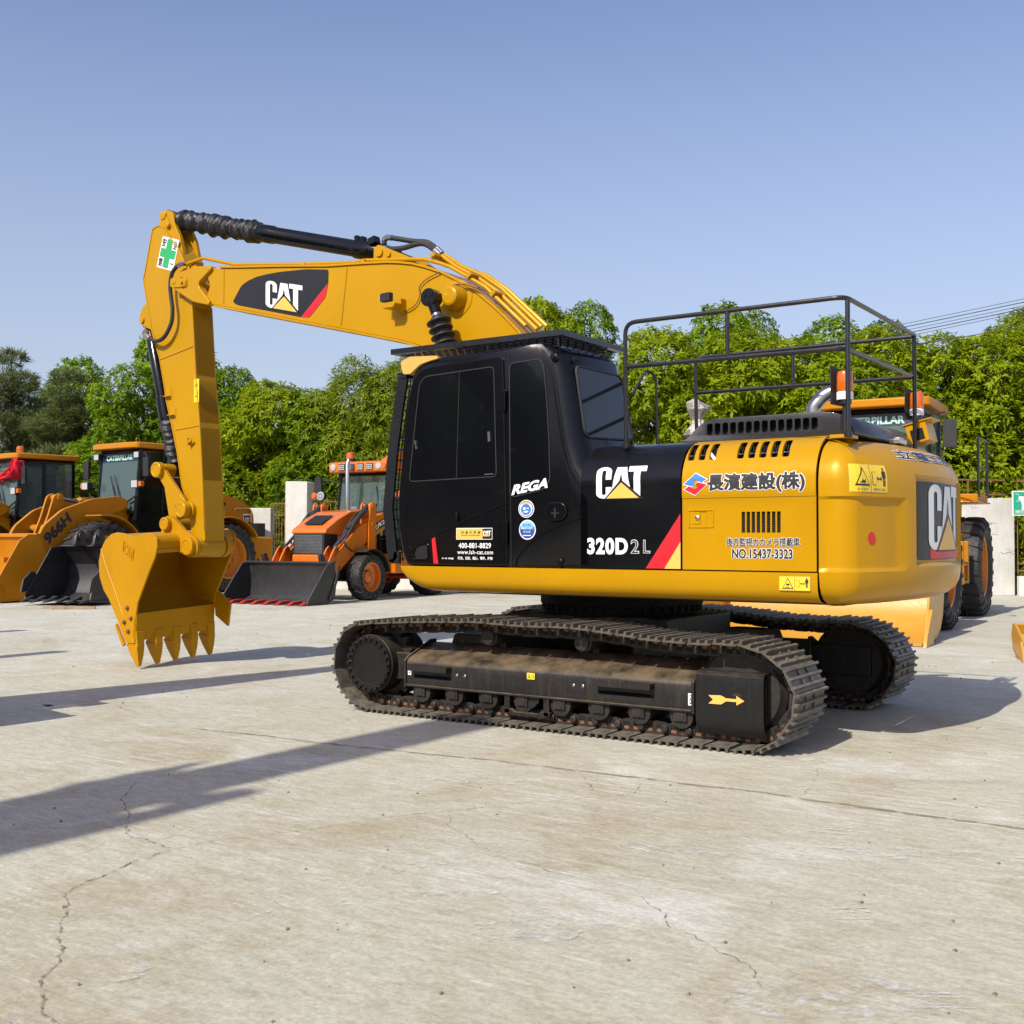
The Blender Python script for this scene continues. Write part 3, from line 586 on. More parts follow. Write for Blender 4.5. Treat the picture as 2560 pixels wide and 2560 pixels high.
# overhead wires
for i, (z0, z1, sag, lb) in enumerate(((5.47, 7.95, .1, 'topmost thin black power line crossing at upper right'), (5.39, 7.87, .1, 'second black power line from the top at upper right'), (5.31, 7.78, .1, 'third black power line from the top at upper right'),
                                   (5.23, 7.71, .1, 'fourth black power line from the top at upper right'), (5.15, 7.64, .1, 'fifth black power line from the top at upper right'), (5.05, 7.15, .1, 'lower thick black cable in front of the right edge trees'))):
    a, b = gnd(7.2, 33, 1.46 + (z0 + .48 - 1.46) * 1.2), gnd(15.6, 27.5, z1); n = 24
    tag(MB().tube([a.lerp(b, k / n) - Vector((0, 0, sag * 1.5 * (k / n) * (1 - k / n))) for k in range(n + 1)], .0125 if i in (1, 3, 5) else .008, 6).build('power_line', 'wire_black'), lb, 'power line', 'overhead power lines')
# ------------------------------------------------------------------ the excavator (x forward, y its left side, origin under the swing centre)
EX = thing('excavator', 'big yellow and black tracked excavator in the foreground with its bucket lowered', 'excavator')
side = lambda Y: (lambda u, v, l: (u, Y + l, v))            # stickers on a left-facing plane; u is x
flip = lambda Y, x0: (lambda u, v, l: (x0 - u, Y + l, v))   # u runs towards the rear, as one reads it
# --- undercarriage
TRK = [(-1.80, .0), (-.6, 0), (.6, 0), (1.58, 0), (1.72, .022), (1.86, .095), (1.965, .21), (2.02, .385), (1.985, .56), (1.90, .685), (1.76, .765), (1.3, .80), (.95, .818), (.505, .835), (.05, .822), (-.363, .83), (-.75, .80), (-1.05, .770), (-1.40, .762),
       (-1.68, .772), (-1.86, .735), (-2.0, .645), (-2.09, .52), (-2.125, .385), (-2.095, .24), (-1.99, .09), (-1.88, .025)]
def closed_samples(pts, n):
    P = [Vector((*p,)) for p in pts]; P.append(P[0]); L = [0]
    for a, b in zip(P, P[1:]): L.append(L[-1] + (b - a).length)
    out = []
    for i in range(n):
        t = L[-1] * (i + .35) / n; k = max(j for j in range(len(L)) if L[j] <= t); k = min(k, len(P) - 2); f = (t - L[k]) / (L[k + 1] - L[k])
        out.append(P[k].lerp(P[k + 1], f))
    return out, L[-1] / n
PTS, PITCH = closed_samples(TRK, 48)
def shoe_mesh():
    m = MB(); p = PITCH; w = .295
    prof = [(-p * .47, .0), (-p * .47, -.012), (p * .38, -.012), (p * .47, -.006), (p * .48, .004), (p * .38, 0)]
    m.prism(prof, -w, w)
    for x, h in ((-.36, .030), (-.03, .024), (.30, .024)): m.prism([(x * p - .013, 0), (x * p + .013, 0), (x * p + .008, h), (x * p - .008, h)], -w, w)
    for x in (-.2, .14):
        for y in (-.085, .085): m.cyl((x * p, y, 0), (x * p, y, .012), .016, n=6)
    return m.mesh('track_shoe', ['track_steel'], 0)
def link_mesh(y):
    m = MB(); p = PITCH
    if 1:
        o = soften([(-p * .62, -.012), (p * .62, -.012), (p * .62, -.06), (p * .35, -.105), (-p * .35, -.105), (-p * .62, -.075)], .03, 2)
        m.prism(o, y - .02, y + .02)
        for x in (-.22, .18): m.prism(rrect(x * p - .027, x * p + .027, -.086, -.028, .012, 2), y - .0215, y + .0215, mi=1)
        for x in (-.22, .18): m.prism(rrect(x * p - .021, x * p + .021, -.053, -.030, .005, 1), y - .0225, y + .0225, mi=2)
        for x in (-.5,): m.lathe([(0, .040), (.012, .040), (.013, .027), (.04, .027), (.045, .02)], (x * p, y + (.018 if y > 0 else -.018), -.062), (0, 1 if y > 0 else -1, 0), 10)
    return m
SHOE = shoe_mesh(); LINKS = (link_mesh(-.085), link_mesh(.085))
def frames():
    n = len(PTS); out = []
    for i, c in enumerate(PTS):
        d = (PTS[(i + 1) % n] - PTS[i - 1]).normalized(); out.append((c, d))
    return out
def track(yc, sgn):
    """yc: centre of the shoes; sgn: +1 when its outer side faces +y"""
    Y = lambda y: yc + sgn * (y - 1.19)
    m = MB(); pr = [(Y(1.385), .235), (Y(1.385), .44), (Y(1.35), .47), (Y(1.06), .575), (Y(.98), .575), (Y(.98), .235)]
    pr2 = soften(pr, .02, 2); m.prism(pr2, -1.325, 1.275, 'x')
    m.prism([(Y(1.40), .225), (Y(1.40), .45), (Y(1.35), .485), (Y(1.05), .60), (Y(.98), .60), (Y(.98), .225)], 1.262, 1.285, 'x'); m.prism([(Y(1.40), .225), (Y(1.40), .45), (Y(1.35), .485), (Y(1.05), .60), (Y(.98), .60), (Y(.98), .225)], -1.335, -1.31, 'x')
    m.box(-1.31, 1.262, min(Y(1.38), Y(1.40)), max(Y(1.38), Y(1.40)), .235, .255)
    for x0 in (1.285, -1.335 - .5):
        m.box(x0, x0 + .5, min(Y(1.05), Y(1.10)), max(Y(1.05), Y(1.10)), .28, .52); m.box(x0, x0 + .5, min(Y(1.28), Y(1.32)), max(Y(1.28), Y(1.32)), .28, .50)
    F = m.build('crawler_track', 'under_black', EX, bevel=.006)
    for c, d in frames():
        o = link('track_shoe', SHOE, F); ang = math.atan2(d.y, d.x)
        # local z must point outwards: the loop runs counter-clockwise seen with x to the right, so outwards is to the right of travel
        nrm = Vector((d.y, -d.x)); M = Matrix(((d.x, 0, nrm.x), (0, 1, 0), (d.y, 0, nrm.y)))
        if M.determinant() < 0: M = Matrix(((d.x, 0, nrm.x), (0, -1, 0), (d.y, 0, nrm.y)))
        o.matrix_local = Matrix.Translation((c.x - nrm.x * .030, yc, c.y - nrm.y * .030)) @ M.to_4x4()
    for LINK in LINKS:
     ch = MB()
     for c, d in frames():
          nrm = Vector((d.y, -d.x)); base = Vector((c.x - nrm.x * .030, yc, c.y - nrm.y * .030))
          ch.tr = lambda p, base=base, d=d, nrm=nrm: base + Vector((d.x, 0, d.y)) * p.x + Vector((0, 1, 0)) * p.y + Vector((nrm.x, 0, nrm.y)) * p.z
          o = len(ch.v); vs = [tuple(ch.tr(Vector(p))) for p in LINK.v]; ch.v += vs; ch.f += [tuple(i + o for i in f) for f in LINK.f]; ch.m += LINK.m
     ch.tr = None; ch.build('track_chain', ['chain_steel', 'dark_void', 'rust_seal'], F)
    m = MB(); c = (1.65, Y(1.10), .40); ax = (0, sgn, 0)
    m.lathe([(-.2, .20), (-.1, .30), (.02, .30), (.1, .245), (.29, .245), (.30, .235), (.325, .236), (.33, .19), (.33, .175), (.322, .172)], c, ax, 40)
    for i in range(22):
        a = 2 * math.pi * i / 22; m.cyl((1.65 + .212 * math.cos(a), Y(1.42), .40 + .212 * math.sin(a)), (1.65 + .212 * math.cos(a), Y(1.447), .40 + .212 * math.sin(a)), .022, n=6)
    m.build('final_drive', 'cover_black', F)
    m = MB(); q = [(1.65 + (.335 if i % 4 in (0, 1) else .285) * math.cos(math.pi * 2 * i / 84), .40 + (.335 if i % 4 in (0, 1) else .285) * math.sin(math.pi * 2 * i / 84)) for i in range(84)]
    m.prism(q, Y(1.16), Y(1.22)).build('sprocket', 'chain_steel', F)
    m = MB(); m.lathe([(-.09, .20), (-.085, .285), (-.06, .30), (-.04, .325), (.04, .325), (.06, .30), (.085, .285), (.09, .20)], (-1.63, Y(1.19), .395), ax, 40); m.lathe([(.05, .29), (.07, .12), (.14, .11)], (-1.63, Y(1.19), .395), ax, 24)
    m.build('idler', 'chain_steel', F)
    for x in (.505, -.363):
        m = MB(); m.lathe([(-.12, .05), (-.11, .065), (-.02, .062), (.0, .072), (.10, .072), (.105, .062), (.135, .06), (.14, .045), (.141, .03)], (x, Y(1.17), .668), ax, 20); m.box(x - .03, x + .03, min(Y(1.0), Y(1.08)), max(Y(1.0), Y(1.08)), .55, .68); m.build('carrier_roller', 'chain_steel', F)
    for i in range(8):
        x = 1.13 - i * .335; m = MB(); m.lathe([(-.17, .05), (-.165, .09), (-.1, .09), (-.09, .075), (.09, .075), (.1, .09), (.165, .09), (.17, .05)], (x, Y(1.19), .20), ax, 20)
        m.box(x - .05, x + .05, min(Y(1.36), Y(1.38)), max(Y(1.36), Y(1.38)), .165, .24); m.cyl((x, Y(1.36), .20), (x, Y(1.385), .20), .034, n=12); m.build('track_roller', 'chain_steel', F)
    m = MB()
    m.prism(soften([(-.13, .135), (-.13, .11), (-.09, .085), (.25, .085), (.29, .11), (.29, .135), (.22, .135), (.19, .115), (-.03, .115), (-.06, .135)], .01, 2), Y(1.35), Y(1.385))
    for x in (-.125, .235): m.box(x, x + .05, min(Y(1.355), Y(1.385)), max(Y(1.355), Y(1.385)), .10, .235)
    m.prism([(-.02, .235), (-.02, .20), (.03, .15), (.09, .14), (.15, .15), (.19, .20), (.19, .235)], Y(1.34), Y(1.362)); m.build('track_guide', 'under_black', F, bevel=.004)
    for x0, x1 in ((.80, 1.19), (-1.02, -.55)):
        m = MB(); m.box(x0, x1, min(Y(1.39), Y(1.46)), max(Y(1.39), Y(1.46)), .385, .392)
        zig = [(x0 + (x1 - x0) * i / 24, .425 + (.006 if i % 2 else 0)) for i in range(25)]
        m.prism([(x0, .375)] + zig + [(x1, .375)], Y(1.448), Y(1.458)); m.box(x0, x0 + .012, min(Y(1.385), Y(1.45)), max(Y(1.385), Y(1.45)), .375, .42); m.box(x1 - .012, x1, min(Y(1.385), Y(1.45)), max(Y(1.385), Y(1.45)), .375, .42)
        m.build('step', 'under_black', F, smooth=0); MB().prism(rrect(x0 + .01, x1 - .01, .28, .37, .06), Y(1.386), Y(1.3885)).build('step_recess', 'black_matt', F)
    for x in (.70, -.39):
        m = MB(); m.prism(rrect(x - .055, x + .055, .31, .40, .015), Y(1.386), Y(1.389)); o = m.build('cover_plate', 'black_matt', F)
        m = MB(); [m.lathe([(0, .014), (.006, .012), (.01, .004)], (x + dx, Y(1.389), .358), ax, 12) for dx in (-.04, .04)]; m.build('bolt', 'steel', F)
    # idler guard plate
    m = MB(); pth = [(Y(1.18), .545), (Y(1.38), .535), (Y(1.405), .515), (Y(1.412), .47), (Y(1.412), .22), (Y(1.395), .15), (Y(1.36), .095)]
    m.ribbon(pth, -1.85, -1.35, -.008 * sgn, ax='x'); m.build('idler_guard', 'cover_black', F, bevel=.003)
    return F
TL = track(1.19, 1); TR = track(-1.19, -1)
ar = [(0, .022), (.04, .0), (0, -.024), (.105, -.012 - .012), (.15, -.004), (.235, -.004), (.235, -.022), (.30, .004), (.235, .030), (.235, .012), (.15, .012), (.105, .026)]
decal('arrow_sticker', [(poly([(u * .88, v * 1.25) for u, v in ar]), 'gold_vinyl', 1)], flip(1.413, -1.45), TL).location = (0, 0, .345)
decal('scuff', [(poly([(0, 0), (.03, .008), (.07, .002), (.075, -.014), (.04, -.010), (.01, -.016)]), 'chain_steel', 1)], flip(1.413, -1.625), TL).location = (0, 0, .392)
decal('caution_sticker', [(box2(0, .072, 0, .05, .006), 'warn_yellow', 1), (poly([(.008, .01), (.032, .01), (.02, .038)]), 'ink', 2), (poly([(.014, .014), (.026, .014), (.02, .028)]), 'warn_yellow', 3), (box2(.04, .064, .014, .034), 'ink', 2), (box2(.042, .062, .016, .032), 'warn_yellow', 3)], flip(1.3875, .07), TL).location = (0, 0, .375)
for x, z in ((1.245, .33), (-1.285, .285)):
    decal('hook_sticker', [(box2(0, .034, 0, .085), 'white_vinyl', 1), (disc(.017, .06, .012, .016, 12), 'green_vinyl', 2), (disc(.017, .06, .006, .009, 12), 'white_vinyl', 3), (disc(.017, .025, .011, .015, 12), 'ink', 2), (disc(.016, .027, .006, .009, 12), 'white_vinyl', 3), (box2(.015, .02, .03, .055), 'ink', 2)], flip(1.3875, x), TL).location = (0, 0, z)
m = MB(); m.box(-.75, .75, -.62, .62, .46, .82)
for sx in (-1, 1):
    for sy in (-1, 1): m.prism([(sx * .35, sy * .5), (sx * .75, sy * .4), (sx * 1.15, sy * 1.02), (sx * .62, sy * 1.02)], .40, .66, 'z', pts2=[(sx * .35, sy * .5), (sx * .72, sy * .4), (sx * 1.05, sy * 1.02), (sx * .66, sy * 1.02)])
m.build('carbody', 'under_black', EX, bevel=.02)
m = MB(); m.lathe([(.80, .62), (.84, .66), (.90, .66), (.905, .70), (.985, .70), (.99, .6)], (0, 0, 0), (0, 0, 1), 56)
for i in range(48):
    a = i * math.pi / 24; m.obox((.675 * math.cos(a), .675 * math.sin(a), .872), (.03, .03, .05), Matrix.Rotation(a, 3, 'Z'))
m.build('swing_bearing', 'dark_void', EX)  # near-black colour stands in for the deep shade under the upper frame
# --- upper frame and side skirts
m = MB(); m.box(-2.2, 1.0, -1.05, 1.05, 1.0, 1.16); m.box(.1, 1.25, -.32, .32, 1.02, 1.5); m.box(-2.2, 1.05, -1.3, 1.3, 1.16, 1.22); m.build('upper_frame', 'black_matt', EX, bevel=.01)
sk = [(-2.212, 1.02), (1.02, 1.02)] + [(1.02 + .32 * math.sin(rad(a)), 1.20 - .18 * math.cos(rad(a))) for a in (15, 30, 45, 60, 75, 90)] + [(1.34, 1.226), (-2.212, 1.228)]
for ys in (1, -1):
    m = MB(); n = 9; cols = []
    prof = [(1.0, 1.0), (1.22, 1.0), (1.30, .93), (1.345, .78), (1.368, .55), (1.372, .2), (1.372, .0)]
    P = []
    for yv, dep in prof: # dep: 0 top edge .. 1 bottom edge
        row = []
        for x in [-2.212, -1.6, -.8, 0, .6, 1.02] + [1.02 + .32 * math.sin(rad(a)) for a in (15, 30, 45, 60, 75, 90)]:
            zb = 1.02 if x <= 1.02 else 1.20 - .18 * math.cos(math.asin(min(1, (x - 1.02) / .32))); row.append((x, ys * yv, 1.228 + (zb - 1.228) * dep))
        P.append(row)
    P.append([(x, ys * 1.0, 1.228) for x, _, _ in P[0]]); m.grid(P)
    m.build('side_skirt', 'yellow_paint', EX, smooth=60)
decal('warning_sticker', warning(0, .21, 0, .092), flip(1.373, -1.952), EX).location = (0, 0, 1.11)
# --- cab
cabp = [(1.285, 1.232), (1.335, 1.337), (1.373, 1.524), (1.379, 1.784), (1.35, 2.044), (1.311, 2.416), (1.272, 2.632), (1.226, 2.805), (1.16, 2.885), (1.06, 2.925), (.93, 2.94), (.43, 2.952), (-.05, 2.962), (-.14, 2.958), (-.215, 2.935), (-.27, 2.87), (-.31, 2.63), (-.375, 2.24), (-.43, 2.05), (-.52, 1.92), (-.62, 1.80), (-.62, 1.232)]
bm = bmesh.new(); a_ = [bm.verts.new((x, 1.37, z)) for x, z in cabp]; b_ = [bm.verts.new((x, .44, z)) for x, z in cabp]; n = len(cabp)
bm.faces.new(a_); bm.faces.new(b_[::-1]); [bm.faces.new((a_[i], b_[i], b_[(i + 1) % n], a_[(i + 1) % n])) for i in range(n)]
bmesh.ops.recalc_face_normals(bm, faces=bm.faces); bm.edges.ensure_lookup_table()
rear = [e for e in bm.edges if all(v.co.x < -.13 for v in e.verts) and abs(e.verts[0].co.y - e.verts[1].co.y) < 1e-4]
bmesh.ops.bevel(bm, geom=rear, offset=.16, segments=8, profile=.5, affect='EDGES')
rest = [e for e in bm.edges if e.is_manifold and e.calc_face_angle(0) > rad(50)]
bmesh.ops.bevel(bm, geom=rest, offset=.028, segments=3, profile=.5, affect='EDGES')
bmesh.ops.smooth_vert(bm, verts=[v for v in bm.verts if v.co.x < .02 and v.co.z > 2.78 and v.co.y > 1.1 and not (v.co.x > -.06 and v.co.y < 1.3)], factor=.5, use_axis_x=True, use_axis_y=True, use_axis_z=True) if 0 else [bmesh.ops.smooth_vert(bm, verts=[v for v in bm.verts if -.36 < v.co.x < -.06 and v.co.z > 2.80 and v.co.y > 1.12], factor=.5, use_axis_x=True, use_axis_y=True, use_axis_z=True) for _ in range(6)]
me = bpy.data.meshes.new('cab'); bm.to_mesh(me); bm.free(); me.materials.append(MATS['black_gloss'])
me.polygons.foreach_set('use_smooth', [True] * len(me.polygons)); me.set_sharp_from_angle(angle=rad(40)); CAB = link('cab', me, EX)
dp = soften([(1.262, 1.245), (1.318, 1.40), (1.352, 1.56), (1.355, 1.80), (1.325, 2.06), (1.287, 2.42), (1.252, 2.62), (1.205, 2.775), (1.13, 2.845), (1.03, 2.868), (.298, 2.890), (.286, 2.44), (.255, 1.245)], .04, 3)
DOOR = MB().prism(dp, 1.365, 1.386).build('cab_door', 'black_gloss', CAB, bevel=.009, seg=3)
glass_p = soften([(1.232, 1.932), (1.19, 2.26), (1.156, 2.519), (1.125, 2.735), (1.07, 2.785), (.387, 2.81), (.361, 1.948)], .035, 3)
MB().prism(glass_p, 1.384, 1.3885).build('door_window', 'dark_glass', DOOR, bevel=.0015)
m = MB(); m.ribbon(glass_p, 1.3845, 1.3905, -.008, closed=True); m.build('window_seal', 'rubber', DOOR)
MB().prism([(.722, 2.79), (.716, 2.79), (.745, 1.944), (.752, 1.944)], 1.388, 1.391).build('sliding_pane_edge', 'black_matt', DOOR)
for q in ([(1.178, 2.267), (1.163, 2.267), (1.149, 2.193), (1.166, 2.193)], [(.437, 2.30), (.416, 2.30), (.412, 2.222), (.433, 2.222)]): MB().prism(q, 1.388, 1.398).build('pane_latch', 'steel', DOOR)
MB().tube([(.47, 1.391, 1.963), (.385, 1.391, 1.966)], .003, 5).build('pane_catch', 'steel', DOOR)
lowp = soften([(1.245, 1.86), (.31, 1.835), (.275, 1.735), (.93, 1.49), (1.215, 1.355), (1.265, 1.42), (1.268, 1.6)], .04, 3)
MB().ribbon(lowp, 1.384, 1.389, -.006, closed=True).build('door_crease', 'black_gloss', DOOR)
m = MB(); m.ribbon([(1.235, 1.352), (.933, 1.505), (.62, 1.625), (.365, 1.706), (.258, 1.742)], 1.384, 1.394, .012); m.build('door_swage', 'black_gloss', DOOR, bevel=.003)
m = MB(); m.tube([(.735, 1.387, 1.672), (.735, 1.41, 1.668), (.72, 1.42, 1.64), (.728, 1.41, 1.612), (.728, 1.387, 1.61)], .009, 8); m.build('door_handle', 'black_gloss', DOOR)
MB().prism(soften([(1.20, 1.285), (1.15, 1.395), (1.045, 1.408), (1.04, 1.29)], .02, 3), 1.385, 1.3885).build('step_recess', 'dark_void', DOOR)
m = MB(); m.ribbon(soften([(1.20, 1.285), (1.15, 1.395), (1.045, 1.408), (1.04, 1.29)], .02, 3), 1.385, 1.394, -.008, closed=True); m.cyl((1.175, 1.386, 1.305), (1.175, 1.396, 1.305), .009, n=10); m.build('recess_rim', 'black_gloss', DOOR)
for z0, z1, x0, x1 in ((2.454, 2.627, .272, .362), (1.419, 1.60, .252, .345)):
    m = MB(); m.box(x0, x1, 1.386, 1.396, z0, z1); m.box(x1 - .1, x0 + .026, 1.386, 1.41, z0 + .01, z1 - .01); m.build('door_hinge', 'black_gloss', DOOR, bevel=.004)
swp = soften([(.238, 2.822), (-.036, 2.838), (-.072, 2.778), (-.10, 2.5), (-.119, 2.215), (-.128, 1.90), (-.07, 1.836), (.20, 1.785), (.231, 1.805)], .035, 3)
MB().prism(swp, 1.369, 1.3745).build('side_window', 'dark_glass', CAB, bevel=.0015); MB().ribbon(swp, 1.3695, 1.377, -.008, closed=True).build('window_seal', 'rubber', CAB)
MB().prism([(.252, 2.90), (.244, 2.90), (.222, 1.24), (.232, 1.24)], 1.3705, 1.374).build('panel_gap', 'dark_void', CAB)
cab_sw = [(.19, 1.24), (.18, 1.30), (.13, 1.36), (.056, 1.425), (-.03, 1.483), (-.113, 1.526), (-.25, 1.578), (-.41, 1.62)]
MB().ribbon(cab_sw, 1.371, 1.379, .012).build('body_swage', 'black_gloss', CAB, bevel=.003)
m = MB(); m.prism(rrect(-.288, -.092, 1.59, 1.735, .07, 6), 1.371, 1.392); o = m.build('filler_cap', 'black_gloss', CAB, bevel=.012, seg=3)
MB().box(-.197, -.183, 1.392, 1.400, 1.61, 1.69).box(-.225, -.155, 1.392, 1.398, 1.642, 1.654).build('cap_grip', 'black_matt', o)
for x, z, r, y in ((-.225, 1.28, .020, 1.371), (-.168, 2.84, .024, 1.36)):
    m = MB(); m.lathe([(0, r * 1.25), (.018, r * 1.25), (.022, r * .8), (.045, r * .8), (.05, r * .5)], (x, y, z), (0, 1, 0), 16); m.build('cab_knob', 'black_gloss', CAB)
m = MB(); m.lathe([(0, .028), (.015, .028), (.02, .014), (.045, .014)], (-.262, 1.215, 2.835), (-.7, .7, 0), 14); m.build('cab_knob', 'black_gloss', CAB)
# stickers on the door and cab
dr = flip(1.386, 1.0)
decal('dealer_plate', [(box2(.249, .603, 1.448, 1.54), 'white_vinyl', 0), (box2(.253, .510, 1.453, 1.535), 'gold_vinyl', 1), (box2(.510, .599, 1.453, 1.535), 'black_vinyl', 1), (fit(text2d('利星行機械', .01, space=1.7), .30, .49, 1.493, 1.516), 'ink', 2),
      (fit(text2d('LEI SHING HONG MACHINERY', .02), .30, .49, 1.478, 1.486), 'ink', 2)] + tri_logo(.518, .590, 1.473, 1.518, layer=2), dr, DOOR)
decal('phone_lettering', [(fit(text2d('400-881-8829', .02, space=1.05), .274, .591, 1.378, 1.421), 'white_vinyl', 1)], dr, DOOR)
decal('web_lettering', [(fit(text2d('www.lsh-cat.com', .010, space=1.1), .262, .611, 1.331, 1.364), 'white_vinyl', 1)], dr, DOOR).location = (0, 0, .0)
decal('service_lettering', [(fit(text2d('新机、旧机、租赁、零件、维修', .02), .266, .607, 1.286, 1.312), 'white_vinyl', 1)], dr, DOOR)
decal('small_lettering', [(fit(text2d('扫一扫  更惊喜', .02), .105, .222, 1.287, 1.302), 'white_vinyl', 1)], dr, DOOR)
decal('red_stripe', [(poly([(.0, 1.452), (.034, 1.468), (.068, 1.251), (.02, 1.253)]), 'red_vinyl', 1)], dr, DOOR)
rg = fit(text2d('REGA', .045, shear=.28), 0, .335, 0, .078); rg = ([(u, v + u * .155) for u, v in rg[0]], rg[1])
decal('name_lettering', [(rg, 'white_vinyl', 1)], flip(1.3755, .222), CAB).location = (0, 0, 1.792)
c1_ = (.087, 1.686); cu = .25 - c1_[0]
sf = flip(1.3705, .25)
decal('round_sticker', [(disc(cu, 1.686, .073, .069), 'white_vinyl', 0), (disc(cu, 1.686, .066, .062), 'navy_vinyl', 1), (disc(cu, 1.686, .059, .055), 'white_vinyl', 2), (disc(cu, 1.68, .047, .042), 'blue_vinyl', 3),
      (disc(cu, 1.69, .055, .050, 20, 40, 140), 'gold_vinyl', 4), (disc(cu, 1.69, .034, .030, 20, 40, 140), 'blue_vinyl', 5), (disc(cu - .012, 1.688, .012, .012, 10), 'white_vinyl', 6), (poly([(cu - .025, 1.66), (cu, 1.672), (cu + .03, 1.668), (cu + .012, 1.655)]), 'white_vinyl', 6), (box2(cu + .006, cu + .03, 1.686, 1.692), 'white_vinyl', 6)], sf, CAB)
cu = .25 - .077
decal('round_sticker', [(disc(cu, 1.524, .077, .077), 'white_vinyl', 0), (disc(cu, 1.524, .068, .068), 'navy_vinyl', 1), (disc(cu, 1.524, .068, .068, 24, 15, 165), 'sky_vinyl', 2), (box2(cu - .068, cu + .068, 1.524, 1.548), 'blue_vinyl', 3),
      (fit(text2d('国土交通省', .02), cu - .036, cu + .036, 1.556, 1.568), 'navy_vinyl', 4), (fit(text2d('排出ガス対策', .03), cu - .058, cu + .058, 1.528, 1.545), 'white_vinyl', 4), (fit(text2d('適合車', .02), cu - .034, cu + .034, 1.498, 1.518), 'sky_vinyl', 4), (box2(cu - .038, cu + .038, 1.476, 1.482), 'white_vinyl', 4)], sf, CAB)
# rear window, lamp hood, guards
rw_ = [(1.22, 2.775), (.575, 2.775), (.535, 2.74), (.50, 2.30), (.53, 2.265), (1.22, 2.235), (1.255, 2.27), (1.25, 2.745)]
xr = lambda z: -.265 - (2.87 - z) * .167
m = MB(); q = soften(rw_, .05, 3); m.prism(q, 0, .008, 'x'); m.v = [(x + xr(z) - .012, y, z) for x, y, z in m.v]; m.build('rear_window', 'rear_glass', CAB)
m = MB(); m.ribbon(q, -.006, .012, -.014, closed=True, ax='x'); m.v = [(x + xr(z) - .012, y, z) for x, y, z in m.v]; m.build('window_seal', 'rubber', CAB)
vp = soften([(1.335, 2.93), (1.305, 2.825), (1.225, 2.823), (1.17, 2.862), (1.124, 2.892), (1.02, 2.915), (.937, 2.925), (.945, 2.950), (1.24, 2.968)], .02, 3)
MB().prism(vp, .46, 1.392).build('lamp_hood', 'pale_yellow', CAB, bevel=.012, seg=3)
m = MB(); gx = [(1.392, 2.85), (1.446, 2.575), (1.506, 2.209), (1.55, 1.80), (1.56, 1.70), (1.503, 1.273), (1.46, 1.245), (1.381, 1.245)]
for y in (1.33, .52): m.ribbon([(x, z) for x, z in gx], y - .012, y + .012, -.10)
gm = lambda z: float(np.interp(z, [1.245, 1.273, 1.7, 1.8, 2.209, 2.575, 2.85], [1.46, 1.503, 1.56, 1.55, 1.506, 1.446, 1.392]))
for i in range(19): z = 1.28 + i * .085; m.tube([(gm(z) + .012, .52, z), (gm(z) + .012, 1.33, z)], .006, 5)
for i in range(10): y = .60 + i * .08; m.tube([(gm(z) + .006, y, z) for z in (1.26, 1.7, 1.8, 2.2, 2.58, 2.84)], .006, 5)
for z in (2.74, 1.79, 2.2): m.tube([(gm(z) - .01, 1.31, z), (gm(z) - .17, 1.31, z + (.01 if z < 2.5 else -.01))], .012, 7)
m.box(1.30, 1.40, .5, 1.35, 2.80, 2.85); m.build('front_guard', 'rail_black', CAB)
MB().box(1.372, 1.376, .55, 1.28, 1.62, 1.80).build('windshield', 'dark_glass', CAB)
m = MB(); x0, x1, y0, y1, z0, z1 = -.264, 1.415, .45, 1.42, 2.996, 3.040
for b in ((x0, x1, y1 - .005, y1, z0, z1), (x0, x1, y0, y0 + .005, z0, z1), (x0, x0 + .005, y0 + .006, y1 - .006, z0, z1), (x1 - .005, x1, y0 + .006, y1 - .006, z0, z1)): m.box(*b)
for b in ((x0, x1, y1 - .045, y1 - .006, z0, z0 + .004), (x0 + .006, x0 + .045, y0 + .006, y1 - .046, z0, z0 + .004), (x1 - .045, x1 - .006, y0 + .006, y1 - .046, z0, z0 + .004)): m.box(*b)
o = m.build('roof_guard', 'rail_black', EX)
m = MB(); k = 0
for i in range(16):                                   # expanded metal: staggered slanted strands
    yy = y0 + .03 + i * .058
    for j in range(23):
        xx = x0 + .03 + j * .072 + (.036 if i % 2 else 0)
        if xx + .07 > x1: continue
        for s in (-1, 1): m.obox((xx + (.018 if s > 0 else .054), yy, z0 + .016), (.052, .014, .010), Matrix.Rotation(s * .72, 3, 'Z') @ Matrix.Rotation(.5, 3, 'X'))
m.build('expanded_mesh', 'rail_black', o, smooth=0)
m = MB(); [m.cyl((x, y, 2.93), (x, y, 3.0), .011, n=8) for x, y in ((-.16, 1.30), (-.2, .62), (1.12, 1.28), (1.12, .6), (.5, 1.3))]; m.build('guard_post', 'rail_black', o)
